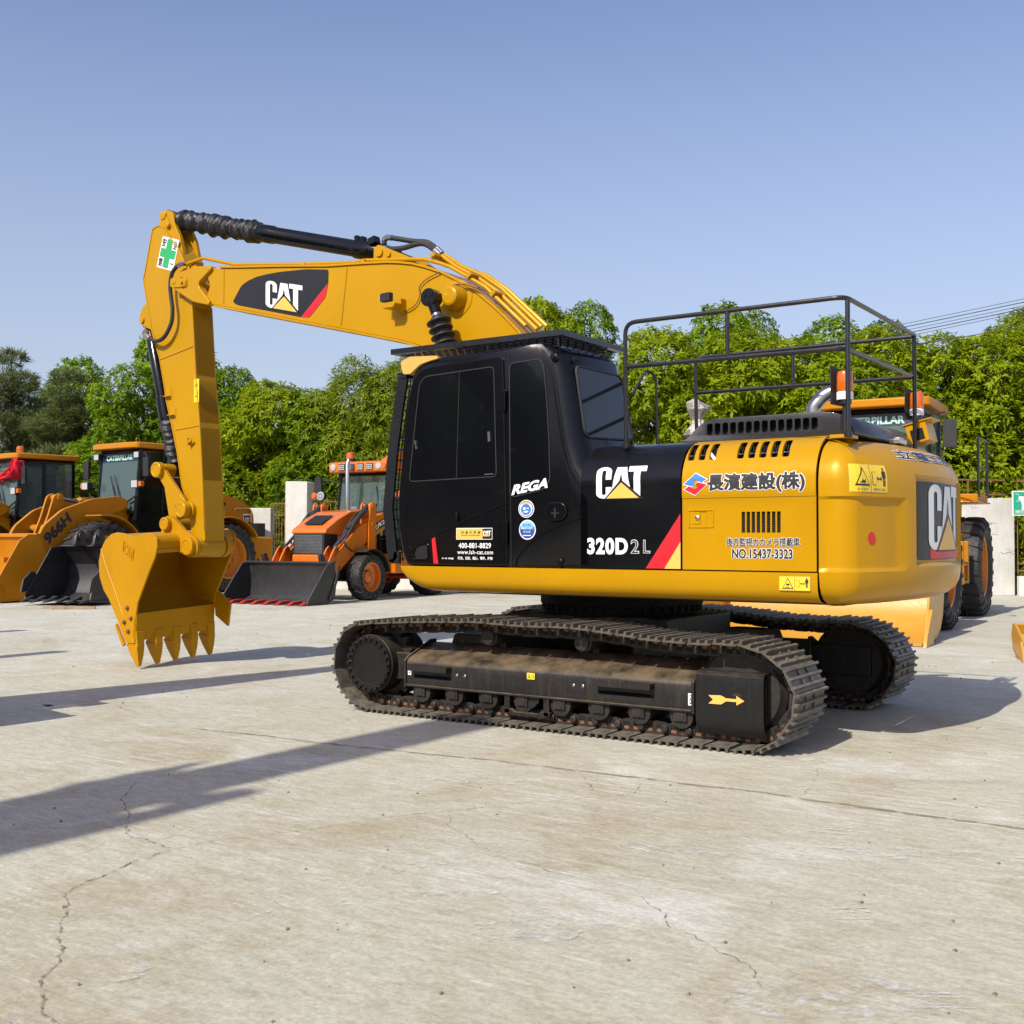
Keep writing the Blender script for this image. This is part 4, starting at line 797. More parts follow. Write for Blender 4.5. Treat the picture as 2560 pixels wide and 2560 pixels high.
# --- engine side panels: one rolled section
PF = [(1.370, 1.238), (1.370, 1.738), (1.377, 1.752), (1.377, 1.80), (1.377, 1.84), (1.375, 1.88), (1.369, 1.915), (1.358, 1.95), (1.342, 1.985), (1.321, 2.02), (1.294, 2.055), (1.260, 2.088), (1.218, 2.117), (1.165, 2.142), (1.09, 2.160), (1.0, 2.168)]
PB = [(y if z < 1.74 or z > 1.9 else y - .007 * (1 if z < 1.85 else .5), z) for y, z in PF]
def panel(pf, x0, x1, th=.02):
    off = [Vector(p) for p in pf]; inn = []
    for i, p in enumerate(off):
        d = (off[min(i + 1, len(off) - 1)] - off[max(i - 1, 0)]).normalized(); inn.append(tuple(p - Vector((d.y, -d.x)) * th))
    m = MB(); m.prism(list(pf) + inn[::-1], x0, x1, 'x'); return m
def wrap(pf, x_of): # surface mapper: v is height, pushed out along the section normal
    zs = [z for _, z in pf]; ys = [y for y, _ in pf]
    def f(u, v, l):
        i = max(0, min(len(zs) - 2, int(np.searchsorted(zs, v)) - 1)); t = (v - zs[i]) / (zs[i + 1] - zs[i]); n = Vector((zs[i + 1] - zs[i], -(ys[i + 1] - ys[i]))).normalized()
        return (x_of(u), ys[i] + (ys[i + 1] - ys[i]) * t + n.x * l, v + n.y * l)
    return f
BP = panel(PB, -1.222, -.40).build('side_panel', 'black_gloss', EX, smooth=50)
wb = wrap(PB, lambda u: -.4 - u); cz = [z for _, z in PF]
decal('logo', tri_logo(.136, .550, 1.752, 1.984), wb, BP, cz)
decal('model_lettering', [(fit(text2d('320D', .045, space=1.12), .058, .400, 1.338, 1.462), 'white_vinyl', 1)], wb, BP, cz)
t2 = text2d('2', .02); t2i = text2d('2', -.008); tl = text2d('L', .02); tli = text2d('L', -.008)
decal('model_suffix', [(fit(t2, .424, .492, 1.347, 1.449), 'white_vinyl', 1), (fit(t2i, .424, .492, 1.347, 1.449, t2), 'black_vinyl', 2), (fit(tl, .526, .582, 1.350, 1.446), 'white_vinyl', 1), (fit(tli, .526, .582, 1.350, 1.446, tl), 'black_vinyl', 2)], wb, BP, cz)
decal('stripe', [(poly([(.545, 1.241), (.692, 1.241), (.821, 1.436), (.821, 1.632)]), 'red_vinyl', 1), (poly([(.694, 1.241), (.821, 1.241), (.821, 1.433)]), 'gold_vinyl', 1)], wb, BP, cz)
MB().ribbon([(-.405, 1.665), (-.55, 1.71), (-.75, 1.742), (-1.0, 1.757), (-1.221, 1.758)], 1.371, 1.3735, .008).build('panel_crease', 'black_gloss', BP)
ED = panel(PF, -2.206, -1.236).build('engine_door', 'yellow_paint', EX, smooth=50)
cu = MB()
for xa in [-1.256 - .082 * i for i in range(3)] + [-1.628 - .0815 * i for i in range(5)]:
    q = soften([(xa + .0, 2.010), (xa - .052, 2.010), (xa - .034, 2.132), (xa + .018, 2.132)], .012, 2); cu.prism(q, 1.1, 1.5)
for i in range(8): x = -1.681 - i * .0362; cu.box(x - .026, x, 1.2, 1.5, 1.496, 1.640)
cu.prism(rrect(-1.425, -1.32, 1.555, 1.645, .008, 2), 1.362, 1.5)
carve(ED, cu)
MB().box(-2.19, -1.25, .80, 1.15, 1.25, 2.04).build('engine_bay', 'dark_void', ED)
m = MB()
for i in range(60): x = -1.26 - i * .0155; m.tube([(x, 1.225, 2.06), (x, 1.20, 2.10)], .003, 4)
m.tube([(-1.25, 1.262, 2.045), (-2.19, 1.262, 2.045)], .007, 6); m.tube([(-1.47, 1.27, 1.98), (-1.40, 1.25, 2.05)], .026, 8, mi=1); m.build('engine_parts', ['rail_black', 'steel'], ED)
m = MB()
for i in range(8):
    for k in range(12): x = -1.681 - i * .0362; m.obox((x - .013, 1.350, 1.503 + k * .0118), (.026, .012, .003), Matrix.Rotation(.6, 3, 'X'))
m.build('vent_louvre', 'black_matt', ED)
m = MB(); m.ribbon(rrect(-1.475, -1.280, 1.532, 1.663, .006, 2), 1.370, 1.376, .012, closed=True); m.box(-1.372, -1.287, 1.366, 1.3715, 1.558, 1.642); m.box(-1.42, -1.36, 1.362, 1.364, 1.555, 1.645)
for x in (-1.287, -1.467):
    for z in (1.54, 1.655): m.lathe([(0, .008), (.005, .006), (.007, .002)], (x, 1.372, z), (0, 1, 0), 8)
o = m.build('door_latch', 'yellow_paint', ED, bevel=.002); MB().lathe([(0, .017), (.008, .016), (.012, .008)], (-1.352, 1.3715, 1.602), (0, 1, 0), 16).build('lock', 'steel', o)
we = wrap(PF, lambda u: -1.236 - u)
lg = [(poly([(.017, 1.84), (.105, 1.914), (.190, 1.872), (.150, 1.848), (.108, 1.872), (.085, 1.858), (.105, 1.842), (.087, 1.822)]), 'blue_vinyl', 2), (poly([(.192, 1.835), (.103, 1.762), (.020, 1.802), (.057, 1.826), (.100, 1.804), (.122, 1.818), (.104, 1.834), (.122, 1.852)]), 'red_vinyl', 2)]
halo = lambda vf, k, c: (([(c[0] + (u - c[0]) * k, c[1] + (v - c[1]) * k) for u, v in vf[0]], vf[1]), 'white_vinyl', 1)
decal('company_logo', [halo(lg[0][0], 1.12, (.105, 1.868)), halo(lg[1][0], 1.12, (.106, 1.806))] + lg, we, ED, cz)
decal('company_lettering', outlined('長濱建設(株)', .200, .893, 1.774, 1.902, .0052, .0045), we, ED, cz)
decal('camera_lettering', outlined('後方監視カカメラ搭載車', .335, .858, 1.405, 1.462, .0012, .0022), we, ED, cz)
decal('number_lettering', outlined('NO.15437-3323', .378, .806, 1.322, 1.384, .0026, .0035), we, ED, cz)
MB().ribbon([(-1.24, 1.7395), (-2.204, 1.7395)], 1.366, 1.3708, .003).build('crease_shadow_gap', 'dark_void', ED)  # near-black strip laid along the crease as its shadow line
# gaps between the panels
MB().prism([(1.358, 1.23), (1.340, 1.93), (1.25, 1.99), (1.15, 2.06), (1.0, 2.12), (.9, 2.10), (.9, 1.23)], -2.2, -.42, 'x').build('panel_backing', 'dark_void', EX)
for s in (-1,):
    MB().prism([(-1.370, 1.238), (-1.370, 1.85), (-1.345, 1.98), (-1.26, 2.09), (-1.09, 2.16), (-.9, 2.168), (-.9, 1.238)], -2.206, .9, 'x').build('side_panel', 'yellow_paint', EX, smooth=50)
MB().box(-2.2, -.5, -.95, 1.02, 1.25, 2.155).build('engine_deck', 'hood_grey', EX)
# --- hood with a slotted cheek
hp = soften([(-1.03, 2.165), (-1.10, 2.20), (-1.20, 2.292), (-1.30, 2.334), (-2.12, 2.338), (-2.24, 2.318), (-2.33, 2.24), (-2.36, 2.165)], .03, 3)
HD = MB().prism(hp, -.86, 1.005).build('engine_hood', 'hood_grey', EX, bevel=.03, seg=3)
bpy.context.view_layer.update()
cu = MB()
for i in range(14): x = -1.262 - i * .0605; cu.prism(rrect(x - .046, x, 2.213, 2.300, .014, 2), .93, 1.2)
carve(HD, cu); HD.modifiers.clear()
MB().box(-2.12, -1.24, .90, .935, 2.2, 2.31).build('grille_back', 'dark_void', HD)
# --- counterweight: swept about the swing centre
outl = []
for x in (-2.222, -2.26, -2.30): outl.append((x, 1.372))
c0 = (-2.315, 1.18)   # corner
R_ = 2.745; thc = math.asin(.96 / R_)
for a in range(10, 61, 10): outl.append((-2.30 - .2 * math.sin(rad(a)), 1.172 + .2 * math.cos(rad(a))))
th = [math.atan2(1.045, 2.50)] + [math.atan2(y, math.sqrt(R_ ** 2 - y * y)) for y in (.96, .9, .84, .78, .72, .68, .655, .63, .3, 0, -.3, -.59, -.62, -.66, -.72, -.84, -.96)]
outl += [(-R_ * math.cos(t), R_ * math.sin(t)) for t in th[1:]] + [(-2.50, -1.045), (-2.42, -1.22), (-2.30, -1.36), (-2.222, -1.372)]
zp = [(1.0, .30), (1.02, .16), (1.05, .085), (1.09, .04), (1.14, .015), (1.20, .004), (1.235, 0), (1.262, 0), (1.29, 0), (1.45, 0), (1.60, 0), (1.715, 0), (1.735, 0), (1.76, 0), (1.84, 0), (1.87, .004), (1.90, .010), (1.94, .022), (1.98, .04), (2.02, .066), (2.06, .105), (2.09, .15), (2.12, .22), (2.145, .33), (2.16, .5), (2.165, .8)]
n = len(outl); nor = []
for i in range(n):
    d = (Vector(outl[min(i + 1, n - 1)]) - Vector(outl[max(i - 1, 0)])).normalized(); q = Vector((d.y, -d.x)); q = q if q.dot(Vector(outl[i])) > 0 else -q
    nor.append(q)
nor[0] = nor[1] = Vector((0, 1)); nor[-1] = nor[-2] = Vector((0, -1))
def rec(i, z):
    x, y = outl[i]; d = 0
    if i > 0 and y > .80 and 1.262 <= z <= 1.715: d = .022
    if -.60 < y < .64 and 1.29 <= z <= 1.87: d = .03
    return d
P = [[(outl[i][0] - nor[i].x * (o + rec(i, z)), outl[i][1] - nor[i].y * (o + rec(i, z)), z) for i in range(n)] for z, o in zp]
for row in P:
    for i in (0, n - 1): row[i] = (-2.222, row[i][1], row[i][2])
m = MB(); m.grid(P); k = len(P)
fr = [P[j][0] for j in range(k)]; bk = [P[j][-1] for j in range(k)]
m.add(fr + bk[::-1], [tuple(range(2 * k))]); m.add(P[0], [tuple(range(n))]); m.add(P[-1], [tuple(range(n))])
CW = m.build('counterweight', 'yellow_paint', EX, smooth=42)
o = CW.modifiers.new('bevel', 'BEVEL'); o.width = .006; o.segments = 2; o.limit_method = 'ANGLE'; o.angle_limit = rad(25)
zq = [z for z, _ in zp]; oq = [o for _, o in zp]
def cyl_map(sag=0, rr=R_):
    def f(u, v, l):  # u: metres along the arc from y = 0, towards -y
        a = u / rr; r = rr - float(np.interp(v, zq, oq)) - sag + l; return (-r * math.cos(a), -r * math.sin(a), v)
    return f
us = [i * .08 - .64 for i in range(17)]
decal('logo_panel', [(box2(-.60, .575, 1.305, 1.858, .03), 'black_vinyl', 0), (poly([(-.39, 1.312), (.57, 1.312), (.57, 1.39), (-.39, 1.39)]), 'red_vinyl', 1)] + tri_logo(-.42, .42, 1.375, 1.845, layer=2), cyl_map(.029), CW, zq, us)
decal('crest_lettering', outlined('立電工業', -.80, .25, 2.008, 2.072, .0025, .005, inner='navy_dark'), cyl_map(0), CW, zq, [i * .06 - .84 for i in range(20)])
ang0 = math.atan2(1.30, 2.41)
def corner(u, v, l): # follows the rounded left rear corner; u is arc length rearwards from x = -2.30
    s = 0; pts = outl[2:]; 
    for (a, b) in zip(pts, pts[1:]):
        L = (Vector(b) - Vector(a)).length
        if s + L >= u: break
        s += L
    t = (u - s) / L; x, y = a[0] + (b[0] - a[0]) * t, a[1] + (b[1] - a[1]) * t; d = (Vector(b) - Vector(a)).normalized(); q = Vector((d.y, -d.x)); q = q if q.dot(Vector((x, y))) > 0 else -q
    o = l - float(np.interp(v, zq, oq)) - (.022 if (y < 1.36 and y > .8 and v < 1.715 and v > 1.26) else 0); return (x + q.x * o, y + q.y * o, v)
decal('warning_sticker', warning(.125, .505, 1.765, 1.945, ('はさまれ', '旋回内立入禁止')), corner, CW, zq, [i * .035 for i in range(20)])
decal('red_dot', [(disc(.355, 1.458, .042, .042), 'red_vinyl', 1)], corner, CW, [1.45], [.03 * i for i in range(20)])
# --- handrails around the hood
def rail(pts, r=.0165, rd=.09):
    P = [Vector(p) for p in pts]; out = [P[0]]
    for i in range(1, len(P) - 1):
        a, b = (P[i - 1] - P[i]), (P[i + 1] - P[i]); t = min(rd, a.length * .45, b.length * .45); A_, B_ = P[i] + a.normalized() * t, P[i] + b.normalized() * t
        out += [(A_ * (1 - s) + P[i] * s) * (1 - s) + (P[i] * (1 - s) + B_ * s) * s for s in (0, .2, .4, .6, .8, 1)]
    return out + [P[-1]]
m = MB(); yn, yf = 1.25, -.46
for p in ([(-.722, yn, 2.15), (-.716, yn, 3.064), (-2.37, yn, 3.064), (-2.37, yf, 3.064)], [(-.72, yn, 2.735), (-2.36, yn, 2.722), (-2.36, yf, 2.735)], [(-.505, yf, 2.3), (-.49, yf, 3.045), (-2.36, yf, 3.05)], [(-.50, yf, 2.735), (-2.36, yf, 2.728)]): m.tube(rail(p), .0165, 10)
for p in ([(-2.385, yn, 3.04), (-2.385, yn, 2.14)], [(-2.372, yf, 3.06), (-2.372, yf, 2.15)], [(-1.531, yn, 3.06), (-1.531, yn, 2.73)], [(-1.38, yf, 3.04), (-1.383, yf, 2.73)]): m.tube(p, .0165, 10)
for x, y in ((-.722, yn), (-2.385, yn)): m.cyl((x, y, 2.13), (x, y, 2.165), .028, n=12)
m.build('handrail', 'rail_black', EX)
m = MB(); m.tube(rail([(-.08, .05, 2.60), (-.235, -.02, 2.91), (-.29, -.1, 2.86), (-.29, -.12, 2.25)], rd=.07), .012, 8); m.build('grab_rail', 'rail_black', EX)
for x, y, z0, zb in ((-2.335, 1.16, 2.14, 2.40), (-2.30, -.80, 2.14, 2.47)):
    B = MB(); B.cyl((x, y, z0), (x, y, zb - .03), .016, n=10); B.cyl((x, y, zb - .04), (x, y, zb - .01), .045, n=16); Bo = B.build('beacon', 'rail_black', EX)
    MB().lathe([(0, .055), (.05, .055), (.055, .05)], (x, y, zb - .012), (0, 0, 1), 24).build('beacon_base', 'white_vinyl', Bo)
    MB().lathe([(0, .053), (.005, .056), (.12, .052), (.135, .045), (.14, .02)], (x, y, zb + .044), (0, 0, 1), 24).build('beacon_lens', 'amber_lens', Bo)
    MB().add([(x + .085, y + .045, zb - .04), (x + .085, y + .045, zb + .22), (x + .03, y - .10, zb + .19), (x + .03, y - .10, zb - .05), (x + .077, y + .048, zb - .04), (x + .077, y + .048, zb + .22), (x + .022, y - .097, zb + .19), (x + .022, y - .097, zb - .05)],
             [(0, 1, 2, 3), (7, 6, 5, 4), (0, 4, 5, 1), (1, 5, 6, 2), (2, 6, 7, 3), (3, 7, 4, 0)]).build('beacon_shade', 'rubber', Bo)
MB().box(-2.38, -2.24, 1.02, 1.2, 2.13, 2.155).build('beacon_bracket', 'yellow_paint', EX, bevel=.004)
m = MB(); R3 = Matrix.Rotation(.25, 3, 'Y'); c_ = Vector((-2.38, -.62, 2.29)); m.obox(c_, (.16, .26, .16), R3); m.obox(c_ + R3 @ Vector((-.02, 0, .083)), (.24, .29, .012), R3); CB = m.build('rear_camera_box', 'yellow_paint', EX, bevel=.006)
MB().obox(c_ + R3 @ Vector((.0, .131, -.015)), (.10, .006, .09), R3).build('camera_opening', 'dark_void', CB)
m = MB(); m.box(-2.46, -2.38, .10, .30, 2.15, 2.185).box(-2.45, -2.40, .14, .26, 2.185, 2.20); m.build('latch_plate', 'steel', EX, bevel=.006)
m = MB(); ex = smooth_path([(-1.50, -.60, 2.2), (-1.50, -.60, 2.50), (-1.54, -.61, 2.60), (-1.62, -.64, 2.675), (-1.74, -.68, 2.70)], 5); m.tube(ex, .058, 18, cap=False); m.tube(ex, .053, 18, cap=False); m.cyl(ex[-2], Vector(ex[-1]) + Vector((.01, .0, 0)), .048, n=14, mi=1); m.build('exhaust_pipe', ['steel', 'dark_void'], EX, smooth=60)
m = MB(); rm = random.Random(5); P = []
for i in range(9):
    row = []
    for j in range(14):
        a = 2 * math.pi * j / 14; k = (.07 + .03 * math.sin(i * 1.1 + .4)) * (1 if i not in (0, 8) else .25); ee = rm.uniform(.85, 1.15); row.append((-.30 + k * 1.3 * math.cos(a) * ee - i * .006, -.88 + k * .8 * math.sin(a) * ee + i * .004, 2.36 + i * .046 + .03 * math.cos(a) * (i > 6)))
    P.append(row + [row[0]])
m.grid(P); m.tube([(-.33, -.86, 2.0), (-.32, -.87, 2.4)], .014, 7, mi=1); m.build('wrapped_mirror', ['foil', 'rail_black'], EX, smooth=20)
# --- boom
top = [(4.832, 4.412), (4.581, 4.378), (3.8, 4.285), (3.241, 4.212), (2.758, 4.172), (2.45, 4.142), (2.299, 4.118), (2.135, 4.083), (1.973, 4.03), (1.782, 3.954), (1.579, 3.847), (1.381, 3.723), (1.202, 3.58), (1.055, 3.449), (.925, 3.32), (.6, 2.93), (.25, 2.45), (-.02, 2.08), (-.06, 1.92), (.02, 1.80), (.16, 1.78)]
bot = [(.30, 1.86), (.7, 2.24), (1.2, 2.70), (1.6, 3.03), (1.85, 3.20), (2.052, 3.302), (2.215, 3.356), (2.364, 3.396), (2.635, 3.462), (2.984, 3.55), (3.6, 3.70), (4.914, 4.021)]
BO = MB().prism(top + bot, -.24, .24).build('boom', 'yellow_paint', EX, smooth=28, bevel=.006)
m = MB(); m.ribbon([(x, z + .001) for x, z in top[:16]], -.258, .258, -.022); m.ribbon([(x, z - .001) for x, z in bot], -.258, .258, -.022); m.build('boom_flange', 'yellow_paint', BO, bevel=.004)
no = soften([(5.60, 4.34), (5.542, 4.425), (5.465, 4.452), (5.217, 4.481), (4.973, 4.455), (4.955, 4.42), (5.161, 4.295), (5.156, 4.245), (4.983, 4.062), (4.996, 4.02), (5.254, 4.085), (5.562, 4.258)], .05, 4)
for s in (1, -1):
    MB().prism(no, s * .165, s * .262).build('boom_fork', 'yellow_paint', BO, bevel=.012, seg=3)
MB().prism([(4.83, 4.41), (5.1, 4.46), (5.02, 4.25), (5.1, 4.05), (4.914, 4.02)], -.20, .225).build('boom_nose', 'yellow_paint', BO, bevel=.008)
m = MB()
for p, q in (((4.775, 4.395), (4.778, 4.02)), ((2.978, 4.17), (3.055, 3.60))): m.tube([(p[0], .2415, p[1]), (q[0], .2415, q[1])], .009, 6)
m.build('weld_seam', 'yellow_paint', BO)
m = MB(); m.prism(soften([(5.62, 4.385), (5.62, 4.30), (5.585, 4.285), (5.37, 4.265), (5.345, 4.28), (5.345, 4.365), (5.57, 4.40)], .03, 3), .262, .277); m.lathe([(0, .050), (.02, .050), (.026, .045)], (5.405, .262, 4.318), (0, 1, 0), 24); m.lathe([(0, .02), (.03, .018)], (5.405, .28, 4.318), (0, 1, 0), 6); m.lathe([(0, .035), (.02, .033), (.024, .02)], (5.56, .262, 4.345), (0, 1, 0), 18)
m.cyl((5.45, -.25, 4.335), (5.45, .262, 4.335), .06); m.build('boom_nose_pin', 'yellow_paint', BO, bevel=.004)
cp = soften([(4.635, 4.017), (4.50, 4.178), (4.40, 4.218), (4.269, 4.244), (4.1, 4.252), (3.933, 4.252), (3.551, 4.230), (3.228, 4.185), (3.232, 4.043), (3.268, 3.905), (3.49, 3.725), (3.605, 3.739), (4.56, 3.975)], .03, 3)
bs = side(.241)
decal('logo_panel', [(poly(cp), 'black_vinyl', 0), (poly([(3.236, 4.045), (3.268, 3.908), (3.496, 3.724), (3.608, 3.741)]), 'red_vinyl', 1)], bs, BO)
tilt = lambda vf: ([(4.125 - u - .0 * v, 3.905 + v - u * .235 + 0) for u, v in vf[0]], vf[1])
decal('logo', [(tilt(vf), mt, ly) for vf, mt, ly in tri_logo(0, .535, 0, .285, layer=2)], bs, BO)
m = MB(); m.lathe([(0, .175), (.006, .172), (.008, .16), (.0085, .125), (.03, .12), (.13, .088), (.14, .07)], (1.60, .241, 3.70), (0, 1, 0), 40); m.build('boom_boss', 'yellow_paint', BO, smooth=25)
for s in (1, -1):
    y = s * .43; e = Vector((1.755, y, 3.685)); b = Vector((.95, y, 1.45)); d = (b - e).normalized()
    m = MB(); m.cyl((e.x, y - .055, e.z), (e.x, y + .055, e.z), .085, n=28); m.lathe([(.0, .085), (.003, .085), (.004, .07)], (e.x, y + .055 * s, e.z), (0, s, 0), 28)
    for k in range(3): a = k * 2.1 + .5; m.cyl((e.x + .045 * math.cos(a), y, e.z + .045 * math.sin(a)), (e.x + .045 * math.cos(a), y + .066 * s, e.z + .045 * math.sin(a)), .018, n=10)
    m.cyl(e, e + d * .16, .06, .05); o = m.build('boom_cylinder', 'black_gloss', BO, bevel=.004)
    MB().cyl(e + d * .15, e + d * .2, .045, n=18).build('cylinder_rod', 'steel', o)
    B = MB(); pr = [(.0, .05), (.02, .066)]
    for k in range(13): pr += [(.03 + k * .075, .066), (.055 + k * .075, .115), (.066 + k * .075, .115), (.085 + k * .075, .07)]
    B.lathe(pr + [(1.05, .07)], e + d * .185, d, 24); B.build('rod_bellows', 'rubber', o, smooth=20)
    MB().cyl(e + d * 1.2, b, .085).build('cylinder_barrel', 'black_gloss', o)
# work lamp and its wiring
m = MB(); m.obox((2.325, .40, 3.765), (.125, .06, .085), Matrix.Rotation(-.12, 3, 'Z')); o = m.build('work_lamp', 'rubber', BO, bevel=.01); MB().obox((2.395, .40, 3.765), (.006, .045, .065), Matrix.Rotation(-.12, 3, 'Z')).build('lens', 'clear_lens', o)
MB().prism([(2.36, 3.66), (2.23, 3.66), (2.20, 3.70), (2.33, 3.71)], .30, .42).box(2.215, 2.235, .24, .32, 3.62, 3.76).build('lamp_bracket', 'yellow_paint', o, bevel=.004)
q = lambda pts, y: smooth_path([(x, y, z) for x, z in pts], 5)
m = MB(); m.tube(q([(2.28, 3.665), (2.199, 3.646), (2.085, 3.69), (2.029, 3.773), (2.037, 3.85), (1.957, 3.916), (1.79, 3.965)], .262), .006, 6); m.tube(q([(1.74, 3.733), (1.604, 3.805), (1.482, 3.808), (1.317, 3.751)], .30), .011, 6); m.build('wiring', 'rust_bar', BO)
# hydraulic lines on top
m = MB(); m.tube(q([(5.45, 4.545), (5.35, 4.558), (5.17, 4.575)], .2)[:-1] + [Vector(p) for p in [(5.15, .2, 4.576), (4.65, .2, 4.435), (3.61, .2, 4.30), (2.9, .2, 4.222), (2.79, .2, 4.226), (2.184, .2, 4.155), (2.021, .2, 4.130), (1.844, .2, 4.072), (1.718, .2, 4.02), (1.547, .2, 3.92), (1.304, .2, 3.775), (.86, .2, 3.37)]], .019, 8)
m.tube([(1.885, .11, 4.165), (1.7, .11, 4.03), (1.437, .11, 3.885), (1.211, .11, 3.725), (.80, .11, 3.345)], .021, 8); m.tube([(1.9, .03, 4.19), (1.713, .03, 4.06), (1.464, .03, 3.935), (1.236, .03, 3.78), (.80, .03, 3.38)], .021, 8); m.tube([(2.0, -.06, 4.16), (1.464, -.06, 3.95), (1.236, -.06, 3.79), (.80, -.06, 3.40)], .021, 8)
for x, z, a in ((1.47, 3.905, .62), (1.2, 3.70, .72), (1.9, 4.15, .4), (2.78, 4.205, .1), (3.6, 4.275, .1)): m.obox((x, .08, z), (.06, .32 if x < 2 else .06, .035), Matrix.Rotation(a, 3, 'Y')) if x < 2 else m.obox((x, .2, z), (.05, .07, .05))
m.build('hydraulic_pipe', 'yellow_paint', BO)
m = MB(); m.tube(q([(2.65, 4.40), (2.655, 4.44), (2.62, 4.462), (2.526, 4.442), (2.289, 4.378), (2.123, 4.345), (2.042, 4.30), (1.93, 4.205)], .05), .026, 9); m.tube(q([(2.66, 4.345), (2.467, 4.312), (2.332, 4.305), (2.166, 4.318), (2.068, 4.298), (1.96, 4.225), (1.90, 4.17)], .12), .026, 9); m.build('hydraulic_hose', 'rubber', BO)
m = MB(); m.tube([(2.655, .05, 4.44), (2.62, .05, 4.463), (2.55, .05, 4.45)], .029, 10); m.tube([(2.66, .12, 4.345), (2.56, .12, 4.328)], .03, 10); m.tube([(1.99, .05, 4.262), (1.93, .05, 4.205)], .029, 10); m.tube([(1.96, .12, 4.225), (1.90, .12, 4.17)], .029, 10); m.build('hose_fitting', 'steel', BO)
m = MB()
for y in (.13, -.13): m.prism(soften([(2.70, 4.16), (2.70, 4.34), (2.64, 4.375), (2.50, 4.31), (2.26, 4.20), (2.1, 4.09)], .03, 3), y - .03, y + .03)
m.cyl((2.62, -.18, 4.29), (2.62, .18, 4.29), .045); m.lathe([(0, .03), (.02, .028)], (2.50, .16, 4.255), (0, 1, 0), 14); m.build('cylinder_bracket', 'yellow_paint', BO, bevel=.006)
# --- stick cylinder
e0 = Vector((5.93, 0, 5.19)); e1 = Vector((2.62, 0, 4.305)); d = (e1 - e0).normalized(); L = (e1 - e0).length
pt = lambda s: e0 + d * s
m = MB(); m.cyl((e0.x, -.07, e0.z), (e0.x, .07, e0.z), .085, n=24); m.cyl(pt(.02), pt(.22), .075); m.cyl(pt(.2), pt(1.56), .05); m.lathe([(1.50, .085), (1.51, .098), (1.72, .098), (1.74, .088), (2.95, .086), (2.96, .098), (3.0, .1), (3.28, .092), (3.34, .06)], e0, d, 28)
stb = MB().tube([pt(1.6) + Vector((0, .09, -.06)), pt(1.9) + Vector((0, .095, -.065)), pt(3.05) + Vector((0, .095, -.06)), pt(3.2) + Vector((0, .09, .0))], .016, 8)
for s in (3.0, 3.08): m.obox(pt(s) + Vector((0, .02, .10)), (.04, .07, .06), Matrix.Rotation(.26, 3, 'Y'))
m.obox(pt(3.26) + Vector((0, .06, .10)), (.09, .09, .07), Matrix.Rotation(.26, 3, 'Y')); m.cyl((e1.x, -.1, e1.z), (e1.x, .1, e1.z), .08)
SCY = m.build('stick_cylinder', 'black_gloss', EX, bevel=.003); stb.build('supply_tube', 'black_gloss', SCY)
rb = random.Random(2); P = []; nn = 120
u_, v_ = Vector((0, 1, 0)), d.cross(Vector((0, 1, 0)))
for i in range(nn + 1):
    s = .16 + 1.38 * i / nn; row = []
    for j in range(26):
        a = 2 * math.pi * j / 26; r = .105 + .008 * math.sin(s * 95 + 1.3 * math.sin(3 * a)) + .010 * math.sin(s * 31 + 2 * a) + .006 * math.sin(s * 60 - 4 * a) + .012 * (math.sin(s * 9.5) > .2)
        if i < 3: r = .08 + .012 * i
        if i > nn - 4: r = .09 + .004 * (nn - i)
        row.append(pt(s) + (u_ * math.cos(a) + v_ * math.sin(a)) * (r + rb.uniform(-.002, .002)))
    P.append(row + [row[0]])
MB().grid(P).build('rod_sleeve', 'boot_fabric', SCY, smooth=50)
# --- stick
sf_ = [(6.051, 5.066), (5.963, 5.075), (5.905, 5.04), (5.636, 4.764), (5.557, 4.639), (5.485, 4.497), (5.40, 4.20), (5.388, 4.10), (5.314, 3.261), (5.247, 2.725), (5.193, 2.075), (5.165, 1.613), (5.157, 1.42), (5.35, 1.42), (5.394, 1.55), (5.43, 1.78), (5.552, 2.047), (5.634, 2.425), (5.707, 2.665), (5.833, 3.043), (5.854, 3.151), (5.951, 3.526), (6.095, 3.863), (6.257, 4.486), (6.235, 4.535), (6.10, 5.04)]
ST = MB().prism(soften(sf_, .03, 2), -.13, .15).build('stick', 'yellow_paint', EX, smooth=28, bevel=.008, seg=3)
m = MB(); m.ribbon([(5.388, 4.10), (5.314, 3.261), (5.247, 2.725), (5.193, 2.075), (5.165, 1.55)], -.138, .158, .015)
m.ribbon([(5.43, 1.80), (5.552, 2.047), (5.634, 2.425), (5.707, 2.665), (5.833, 3.043), (5.854, 3.151), (5.951, 3.526), (6.095, 3.863), (6.257, 4.486), (6.235, 4.54), (6.10, 5.045), (6.05, 5.075), (5.963, 5.085), (5.9, 5.045), (5.63, 4.77), (5.55, 4.645), (5.47, 4.48)], -.138, .158, .016); m.build('stick_flange', 'yellow_paint', ST, bevel=.004)
er = soften([(5.86, 4.95), (6.01, 5.093), (5.975, 5.215), (5.905, 5.258), (5.815, 5.235), (5.765, 5.185), (5.727, 5.049), (5.64, 4.90), (5.56, 4.62), (5.60, 4.60)], .035, 3)
for y in (.10, -.12): MB().prism(er, y - .025, y + .025).build('cylinder_ear', 'yellow_paint', ST, bevel=.006)
m = MB(); m.prism(soften([(5.98, 5.19), (5.93, 5.24), (5.89, 5.22), (5.79, 5.06), (5.80, 5.02), (5.85, 5.02)], .02, 3), .127, .142); m.lathe([(0, .05), (.012, .048), (.016, .03)], (5.915, .14, 5.185), (0, 1, 0), 24); m.lathe([(0, .03), (.02, .03), (.026, .02)], (5.825, .14, 5.06), (0, 1, 0), 12); m.cyl((5.93, -.15, 5.19), (5.93, .14, 5.19), .05); m.build('stick_pin', 'yellow_paint', ST, bevel=.003)
